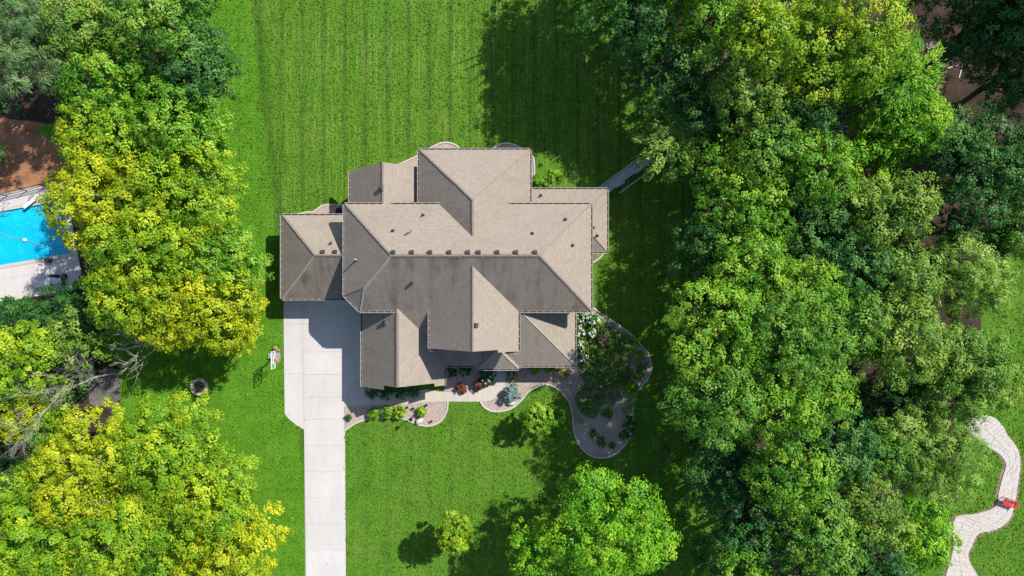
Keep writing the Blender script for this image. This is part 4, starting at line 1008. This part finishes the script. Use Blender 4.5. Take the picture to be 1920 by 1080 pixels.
scatter_stuff('ground_cover', [[(1090, 600), (1120, 590), (1150, 612), (1190, 645), (1214, 690), (1195, 730), (1185, 770), (1130, 800), (1080, 800), (1068, 735), (1060, 705), (1085, 690)]], 3200, 'olive', .45, .085, 33, 'low green and brown ground cover in the middle of the garden bed', 'ground cover')
# fallen leaves on the lawn and drive, thickest by the yellow maples
rng = np.random.default_rng(44); q = W2([(340, 640), (450, 500), (470, 200), (560, 250), (640, 560), (660, 1080), (520, 1080), (380, 740)]); X = rng.uniform(min(a[0] for a in q), max(a[0] for a in q), 900); Y = rng.uniform(min(a[1] for a in q), max(a[1] for a in q), 900); m = inside(q, X, Y) & (rng.random(900) < .35); X, Y = X[m], Y[m]
o = leaf_mesh('fallen_leaves', np.stack([X, Y, np.full(len(X), .075)], 1), np.array([0, 0, 1]) + rng.normal(0, .2, (len(X), 3)), rng.uniform(.04, .08, len(X)), rng.uniform(.03, .05, len(X)), rng.random(len(X)), ML['dryplant'], None, None, rng); tag(o, 'scattered dry leaves on the grass and driveway', 'fallen leaves', None, 'stuff')
# loose stones over the gravel
rng = np.random.default_rng(5); mb = MB(); cnt = 0
for q, num in ((B1, 900), (B2, 2600), (smooth(k3, 4) + [(655, 404), (548, 404)], 120), (smooth(k4, 4) + [(870, 300), (738, 315)], 150), (smooth(k5, 4), 100)):
    q = W2(q); xs_ = [a[0] for a in q]; ys_ = [a[1] for a in q]; X = rng.uniform(min(xs_), max(xs_), num * 2); Y = rng.uniform(min(ys_), max(ys_), num * 2); m = inside(q, X, Y)
    for x, y in zip(X[m][:num], Y[m][:num]):
        r = rng.uniform(.02, .055); b = len(mb.v); a = rng.uniform(0, 6)
        for k in range(4): mb.v.append((x + math.cos(a + k * 1.57) * r, y + math.sin(a + k * 1.57) * r * .8, .02))
        mb.v.append((x, y, .035 + r * .7)); mb.f += [(b, b + 1, b + 4), (b + 1, b + 2, b + 4), (b + 2, b + 3, b + 4), (b + 3, b, b + 4)]
gs = mb.build('gravel', M['gravel']); tag(gs, 'loose pinkish gravel stones in the garden beds', 'gravel', None, 'stuff')
# grass tufts over the open lawn
def tufts(q, n, seed):
    rng = np.random.default_rng(seed); q = W2(q); xs_ = [a[0] for a in q]; ys_ = [a[1] for a in q]
    X = rng.uniform(min(xs_), max(xs_), n); Y = rng.uniform(min(ys_), max(ys_), n); m = inside(q, X, Y)
    for e in EXCL: m &= ~inside(e, X, Y)
    X, Y = X[m], Y[m]; k = len(X); C = np.stack([X, Y, rng.uniform(.02, .06, k)], 1)
    N = np.array([0, 0, .9]) + rng.normal(0, .6, (k, 3)); return C, N
EXCL = [W2(q) for q in (B1, B2, [(528, 404), (640, 380), (657, 317), (740, 300), (785, 280), (994, 280), (1139, 355), (1139, 472), (1108, 583), (1078, 686), (972, 700), (836, 728), (950, 700), (948, 755), (645, 765), (650, 1200), (572, 1200), (570, 806), (534, 780), (530, 560)])]
EXCL.append(W2(smooth(k3, 4) + [(655, 410), (548, 410)])); EXCL.append(W2(smooth(k4, 4) + [(870, 320), (738, 330)]))
rng = np.random.default_rng(77)
C1, N1 = tufts([(340, -30), (1300, -30), (1290, 1110), (500, 1110), (350, 760), (250, 700), (340, 620), (430, 560)], 105000, 3)
C2, N2 = tufts([(1720, 1110), (1700, 900), (1790, 780), (1860, 700), (1850, 520), (1960, 440), (1960, 1110)], 14000, 4)
PQ = W2(ps + qs[::-1]); m = ~inside(PQ, C2[:, 0], C2[:, 1]); C = np.concatenate([C1, C2[m]]); N = np.concatenate([N1, N2[m]])
ML['grass'] = m_lawn(True)
o = leaf_mesh('grass', C, N, rng.uniform(.055, .13, len(C)), rng.uniform(.03, .065, len(C)), rng.random(len(C)), ML['grass'], None, None, rng); tag(o, 'short mown lawn grass around the house', 'grass', None, 'stuff')

# ------------------------------------------------------------------ small things
def rock(px, py, sx_, sy_, h, rz, label, seed):
    rr_ = random.Random(seed); bm = bmesh.new(); bmesh.ops.create_icosphere(bm, subdivisions=2, radius=1)
    for v in bm.verts:
        v.co *= rr_.uniform(.86, 1.1); v.co.x = max(-.8, min(.8, v.co.x)); v.co.y = max(-.75, min(.75, v.co.y)); v.co.z = min(.7, v.co.z)
        v.co.x *= sx_; v.co.y *= sy_; v.co.z *= h
    me = bpy.data.meshes.new('boulder'); bm.to_mesh(me); bm.free(); me.materials.append(M['boulder']); o = bpy.data.objects.new('boulder', me); COL.objects.link(o)
    b = P(px, py); o.location = (b.x, b.y, h * .45); o.rotation_euler = (0, 0, rz); tag(o, label, 'boulder', 'garden boulders'); return o
rock(787, 788, .42, .30, .42, .5, 'white boulder beside the round green shrub in the front bed', 1); rock(959, 755, .42, .22, .4, .05, 'flat white boulder at the foot of the blue spruce', 2)
rock(1171, 672, .3, .22, .3, .3, 'grey boulder near the east curve of the garden bed', 3); rock(1197, 656, .26, .2, .25, .8, 'small pale boulder against the upper east kerb', 4); rock(1068, 717, .3, .22, .22, .8, 'pinkish boulder in the sunlit patch off the south-east corner', 5)
# fire ring: separate blocks
fr = empty('fire_ring', P(375, 725)); tag(fr, 'round fire ring of tan blocks on the left lawn', 'fire pit')
for k in range(16):
    a = 2 * math.pi * k / 16; mb = MB(); b0, b1, r0, r1 = -.178, .178, .56, .80
    mb.prism([(math.cos(b0) * r0, math.sin(b0) * r0), (math.cos(b0) * r1, math.sin(b0) * r1), (math.cos(b1) * r1, math.sin(b1) * r1), (math.cos(b1) * r0, math.sin(b1) * r0)], 0, .30 + random.uniform(0, .02))
    o = mb.build('block', M['cream'], fr); o.rotation_euler = (0, 0, a)
mb = MB(); mb.prism([(math.cos(a * .35) * .57, math.sin(a * .35) * .57) for a in range(18)], 0, .05); mb.build('ash_bed', M['mulch'], fr)
mb = MB()
for k in range(5): a = k * 1.3; mb.tube([(math.cos(a) * .4, math.sin(a) * .4, .09), (-math.cos(a) * .3, math.sin(a + 1) * .35, .16)], .05, 6)
mb.build('firewood', M['bark'], fr)
# basketball hoop, facing the driveway
hb = P(515, 668); bh = empty('basketball_hoop', hb); tag(bh, 'portable basketball hoop on the grass at the edge of the driveway', 'basketball hoop')
mb = MB(); mb.prism([(-.55, -.22), (-.35, -.34), (.45, -.38), (.55, -.2), (.55, .2), (.45, .38), (-.35, .34), (-.55, .22)], 0, .2); mb.prism([(-.42, -.16), (.4, -.22), (.4, .22), (-.42, .16)], .2, .27); mb.build('base', M['grey'], bh)
mb = MB(); mb.tube([(.1, 0, .2), (.25, 0, 1.6), (.45, 0, 2.9)], .055, 8); mb.tube([(.28, 0, 1.9), (.95, 0, 3.0)], .03, 6); mb.tube([(.45, 0, 2.9), (.95, 0, 3.35)], .035, 6); mb.tube([(.45, 0, 2.7), (.95, 0, 2.95)], .035, 6); mb.build('pole', M['black'], bh)
mb = MB(); bx, bz, bw_, bhh = 1.02, 3.35, 1.52, .95
t = NT('acrylic', .05, .5); t.col((.75, .8, .82)); tb = t.n.new('ShaderNodeBsdfTransparent'); ms = t.n.new('ShaderNodeMixShader'); ms.inputs[0].default_value = .86; t.l.new(t.b.outputs[0], ms.inputs[1]); t.l.new(tb.outputs[0], ms.inputs[2]); t.l.new(ms.outputs[0], t.n['Material Output'].inputs[0]); mb.box((bx, 0, bz), (.02, bw_ - .08, bhh - .08)); bb = mb.build('backboard', t.m, bh)
mb = MB()
for y, z, a, b in ((0, bz + bhh / 2, bw_, .05), (0, bz - bhh / 2, bw_, .06), (bw_ / 2, bz, .05, bhh), (-bw_ / 2, bz, .05, bhh), (0, bz - .1, .6, .06), (0, bz + .32, .6, .05), (.3, bz + .1, .05, .45), (-.3, bz + .1, .05, .45)): mb.box((bx + .012, y, z), (.05, a, b))
mb.build('frame', M['white'], bb)
mb = MB(); mb.tube([(bx + .32 + math.cos(a * math.pi / 9) * .23, math.sin(a * math.pi / 9) * .23, 3.05) for a in range(19)], .014, 5, False); mb.box((bx + .06, 0, 3.03), (.12, .14, .1)); mb.build('rim', M['red'], bh)
mb = MB()
for k in range(10):
    a = k * math.pi / 5; a2 = a + .35; mb.tube([(bx + .32 + math.cos(a) * .22, math.sin(a) * .22, 3.03), (bx + .32 + math.cos(a2) * .13, math.sin(a2) * .13, 2.65)], .008, 4); mb.tube([(bx + .32 + math.cos(a) * .22, math.sin(a) * .22, 3.03), (bx + .32 + math.cos(a - .35) * .13, math.sin(a - .35) * .13, 2.65)], .008, 4)
mb.build('net', M['white'], bh)
# air conditioner
ac = empty('air_conditioner', P(641, 398)); tag(ac, 'grey air conditioner unit on the gravel north of the west garage', 'air conditioner')
mb = MB(); mb.box((0, 0, .05), (1.0, 1.0, .1)); mb.build('pad', M['curb'], ac)
mb = MB(); mb.box((0, 0, .5), (.8, .8, .8)); mb.build('cabinet', M['grey'], ac)
mb = MB(); mb.tube([(math.cos(a * math.pi / 10) * .33, math.sin(a * math.pi / 10) * .33, .92) for a in range(21)], .03, 5, False)
for k in range(6): a = k * math.pi / 6; mb.bar((math.cos(a) * .33, math.sin(a) * .33, .93), (-math.cos(a) * .33, -math.sin(a) * .33, .93), .015, .015)
mb.build('fan_guard', M['black'], ac)
mb = MB(); mb.tube([(0, 0, .9), (0, 0, .905)], .3, 16); mb.build('fan_opening', M['black'], ac)
# post lantern in the front bed
lp = empty('post_lantern', P(776, 779)); tag(lp, 'slim black post lantern in the gravel in front of the house', 'lamp post')
mb = MB(); mb.tube([(0, 0, 0), (0, 0, .1), (0, 0, .12), (0, 0, 1.75)], [.09, .08, .04, .035], 8); mb.build('post', M['black'], lp)
mb = MB(); mb.tube([(0, 0, 1.75), (0, 0, 2.02)], [.09, .13], 6); mb.build('glass', M['grey'], lp)
mb = MB(); mb.tube([(0, 0, 2.02), (0, 0, 2.14), (0, 0, 2.2)], [.19, .08, .02], 6); mb.build('cap', M['black'], lp)
# small ground spots
for i, (x, y) in enumerate(((764, 763), (775, 765), (809, 789), (800, 759))):
    r_ = empty('garden_light', P(x, y)); tag(r_, ['tiny black garden light left of the round shrub near the walk', 'tiny black garden light just above the post lantern', 'tiny black garden light near the outer kerb right of the boulder', 'tiny black garden light close to the walk corner'][i], 'garden light', 'garden lights in the front bed')
    mb = MB(); mb.tube([(0, 0, 0), (0, 0, .28)], .02, 6); mb.build('stake', M['black'], r_); mb = MB(); mb.tube([(0, 0, .28), (0, 0, .3), (0, 0, .38)], [.12, .13, .03], 8); mb.build('shade', M['black'], r_)
# red bench across the stone path: slatted seat and back
be = empty('red_bench', P(1887, 941, 0), math.radians(-18)); tag(be, 'red wooden garden bench set across the winding stone path', 'bench')
for k in range(4): mb = MB(); mb.box((0, -.26 + k * .145, .45), (1.3, .125, .035)); mb.build('seat_slat', M['red'], be)
for k in range(2): mb = MB(); mb.box((0, .33 + k * .05, .62 + k * .16), (1.3, .05, .12)); mb.build('back_slat', M['red'], be)
for s_ in (-1, 1):
    for y in (-.25, .3): mb = MB(); mb.bar((s_ * .58, y, .05), (s_ * .58, y + (.1 if y > 0 else 0), .46 if y < 0 else .9), .06, .06); mb.build('leg', M['red'], be)
    mb = MB(); mb.box((s_ * .63, 0, .66), (.09, .62, .035)); mb.build('armrest', M['red'], be)
# pool things
def lounger(px, py, rz, label):
    r_ = empty('sun_lounger', P(px, py), rz); tag(r_, label, 'sun lounger', 'sun loungers on the pool deck'); mb = MB()
    mb.box((0, 0, .3), (1.15, .6, .06)); mb.build('seat', M['white'], r_); b = MB(); Mx = Matrix.Rotation(math.radians(-25), 3, 'Y'); b.box((.78, 0, .42), (.55, .6, .05), M=Mx); b.build('backrest', M['white'], r_)
    for x in (-.45, .45):
        for y in (-.24, .24): l = MB(); l.box((x, y, .16), (.05, .05, .26)); l.build('leg', M['white'], r_)
lounger(80, 532, math.radians(8), 'white sun lounger lying furthest left on the pool deck'); lounger(103, 527, math.radians(8), 'white sun lounger next to the blue folded umbrella')
um = empty('folded_umbrella', P(122, 518)); tag(um, 'closed dark blue umbrella at the right end of the pool deck', 'umbrella')
mb = MB(); mb.tube([(0, 0, .05), (0, 0, 2.3)], .03, 6); mb.build('pole', M['white'], um)
t = NT('navy_cloth', .8); t.col((.02, .07, .22)); mb = MB(); mb.tube([(0, 0, .9), (0, 0, 1.3), (0, 0, 2.2), (0, 0, 2.3)], [.2, .16, .08, .02], 8); mb.build('canopy', t.m, um); mb = MB(); mb.tube([(0, 0, .03), (0, 0, .1)], .28, 10); mb.build('foot', M['black'], um)
sk = empty('deck_box', P(94, 489)); tag(sk, 'small dark box standing on the pool deck edge', 'box'); mb = MB(); mb.prism([(-.2, -.17), (.2, -.17), (.2, .17), (-.2, .17)], .03, .36); mb.build('body', M['black'], sk); mb = MB(); mb.box((0, 0, .39), (.46, .4, .05)); mb.build('lid', M['dark'], sk)
db = empty('diving_board', P(62, 377)); tag(db, 'white diving board over the upper edge of the pool', 'diving board')
mb = MB(); mb.box((0, -.2, .42), (.32, 1.5, .06), math.radians(-52)); mb.build('board', M['white'], db); mb = MB(); mb.box((.15, .25, .2), (.5, .5, .4), math.radians(-52)); mb.build('stand', M['grey'], db)
for i, x in enumerate((9, 18)):
    r_ = empty('pool_handrail', P(x, 391)); tag(r_, ('left curved handrail at the upper pool edge', 'right curved handrail at the upper pool edge')[i], 'handrail', 'pool handrails')
    mb = MB(); mb.tube([(0, .5, 0), (0, .5, .7), (0, .3, .9), (0, -.1, .9), (0, -.4, .5), (0, -.45, -.3)], .025, 6); mb.build('rail', M['grey'], r_)
    mb = MB(); mb.tube([(0, .5, .0), (0, .5, .05)], .07, 8); mb.build('foot', M['grey'], r_)
rp = MB(); a, b, c_ = P(-20, 425), P(46, 450), P(135, 478); rp.tube([(a.x, a.y, -.10), ((a.x + b.x) / 2, (a.y + b.y) / 2 - .3, -.1), (b.x, b.y, -.09), (c_.x, c_.y, -.10)], .022, 5)
pr_ = rp.build('pool_hose', M['grey']); tag(pr_, 'thin hose floating across the pool', 'hose')
pb = MB(); pb.tube([(0, 0, -.14), (0, 0, -.06), (0, 0, .05), (0, 0, .09)], [.08, .17, .14, .03], 10); o = pb.build('float', M['white'], None, P(46, 450)); o.name = 'pool_float'; tag(o, 'small white float on the pool hose', 'pool float')
# black fence between pool deck and mulch
fe = empty('pool_fence', P(30, 362)); tag(fe, 'black rail fence between the pool deck and the red mulch', 'fence')
fa, fb_ = P(-60, 385), P(95, 347); L = (fb_ - fa).length; dv = (fb_ - fa) / L; k = 0; q = 0
while q < L:
    mb = MB(); c_ = fa + dv * q; mb.box((c_.x, c_.y, .6), (.06, .06, 1.2)); mb.build('post', M['black'], fe, -fe.location); q += 1.9
for z in (.25, 1.05): mb = MB(); mb.bar(fa + Vector((0, 0, z)), fb_ + Vector((0, 0, z)), .035, .04); mb.build('rail', M['black'], fe, -fe.location)
mb = MB(); q = .15
while q < L: c_ = fa + dv * q; mb.box((c_.x, c_.y, .65), (.018, .018, .78)); q += .13
o = mb.build('picket', M['black'], fe, -fe.location); o['kind'] = 'stuff'
# grey patio pad beside the bare tree
M['grit'] = m_soil('grey_grit', (.085, .08, .075), (.19, .18, .17))
tag(ground_poly('gravel_patch', [(162, 700), (200, 690), (225, 693), (226, 748), (205, 764), (168, 758)], -.02, .02, M['grit']), kind='structure')
lg = MB(); a, b = P(232, 655), P(272, 646); lg.tube([(a.x, a.y, .12), ((a.x + b.x) / 2, (a.y + b.y) / 2, .16), (b.x, b.y, .1)], [.11, .1, .06], 8); o = lg.build('fallen_log', M['barebark']); tag(o, 'pale fallen log in the shade above the grey patio', 'log')
# two pale boards lying on the bare earth
for i, (x0, y0, x1, y1) in enumerate(((1776, 128, 1796, 123), (1797.5, 146, 1805, 120))):
    mb = MB(); a, b = P(x0, y0), P(x1, y1); mb.bar((a.x, a.y, .06), (b.x, b.y, .06), .09, .04); o = mb.build('board', M['grey']); tag(o, ('shorter pale board lying across the bare earth at top right', 'longer pale board lying lengthwise on the bare earth at top right')[i], 'board', 'boards on the bare earth')
bp_ = MB()
for k in range(26):
    a = P(1745 + random.gauss(0, 7), 92 + random.gauss(0, 5)); an = random.uniform(0, 3.1); l = random.uniform(.15, .5); bp_.tube([(a.x, a.y, .05 + k * .008), (a.x + math.cos(an) * l, a.y + math.sin(an) * l, .08 + k * .01)], .035, 5)
o = bp_.build('brush_pile', M['barebark']); tag(o, 'little heap of pale brushwood on the bare earth near the larch', 'brush pile')
print('tris', sum(len(o.data.loops) - 2 * len(o.data.polygons) for o in bpy.data.objects if o.type == 'MESH')); print('faces', sum(len(o.data.polygons) for o in bpy.data.objects if o.type == 'MESH'))
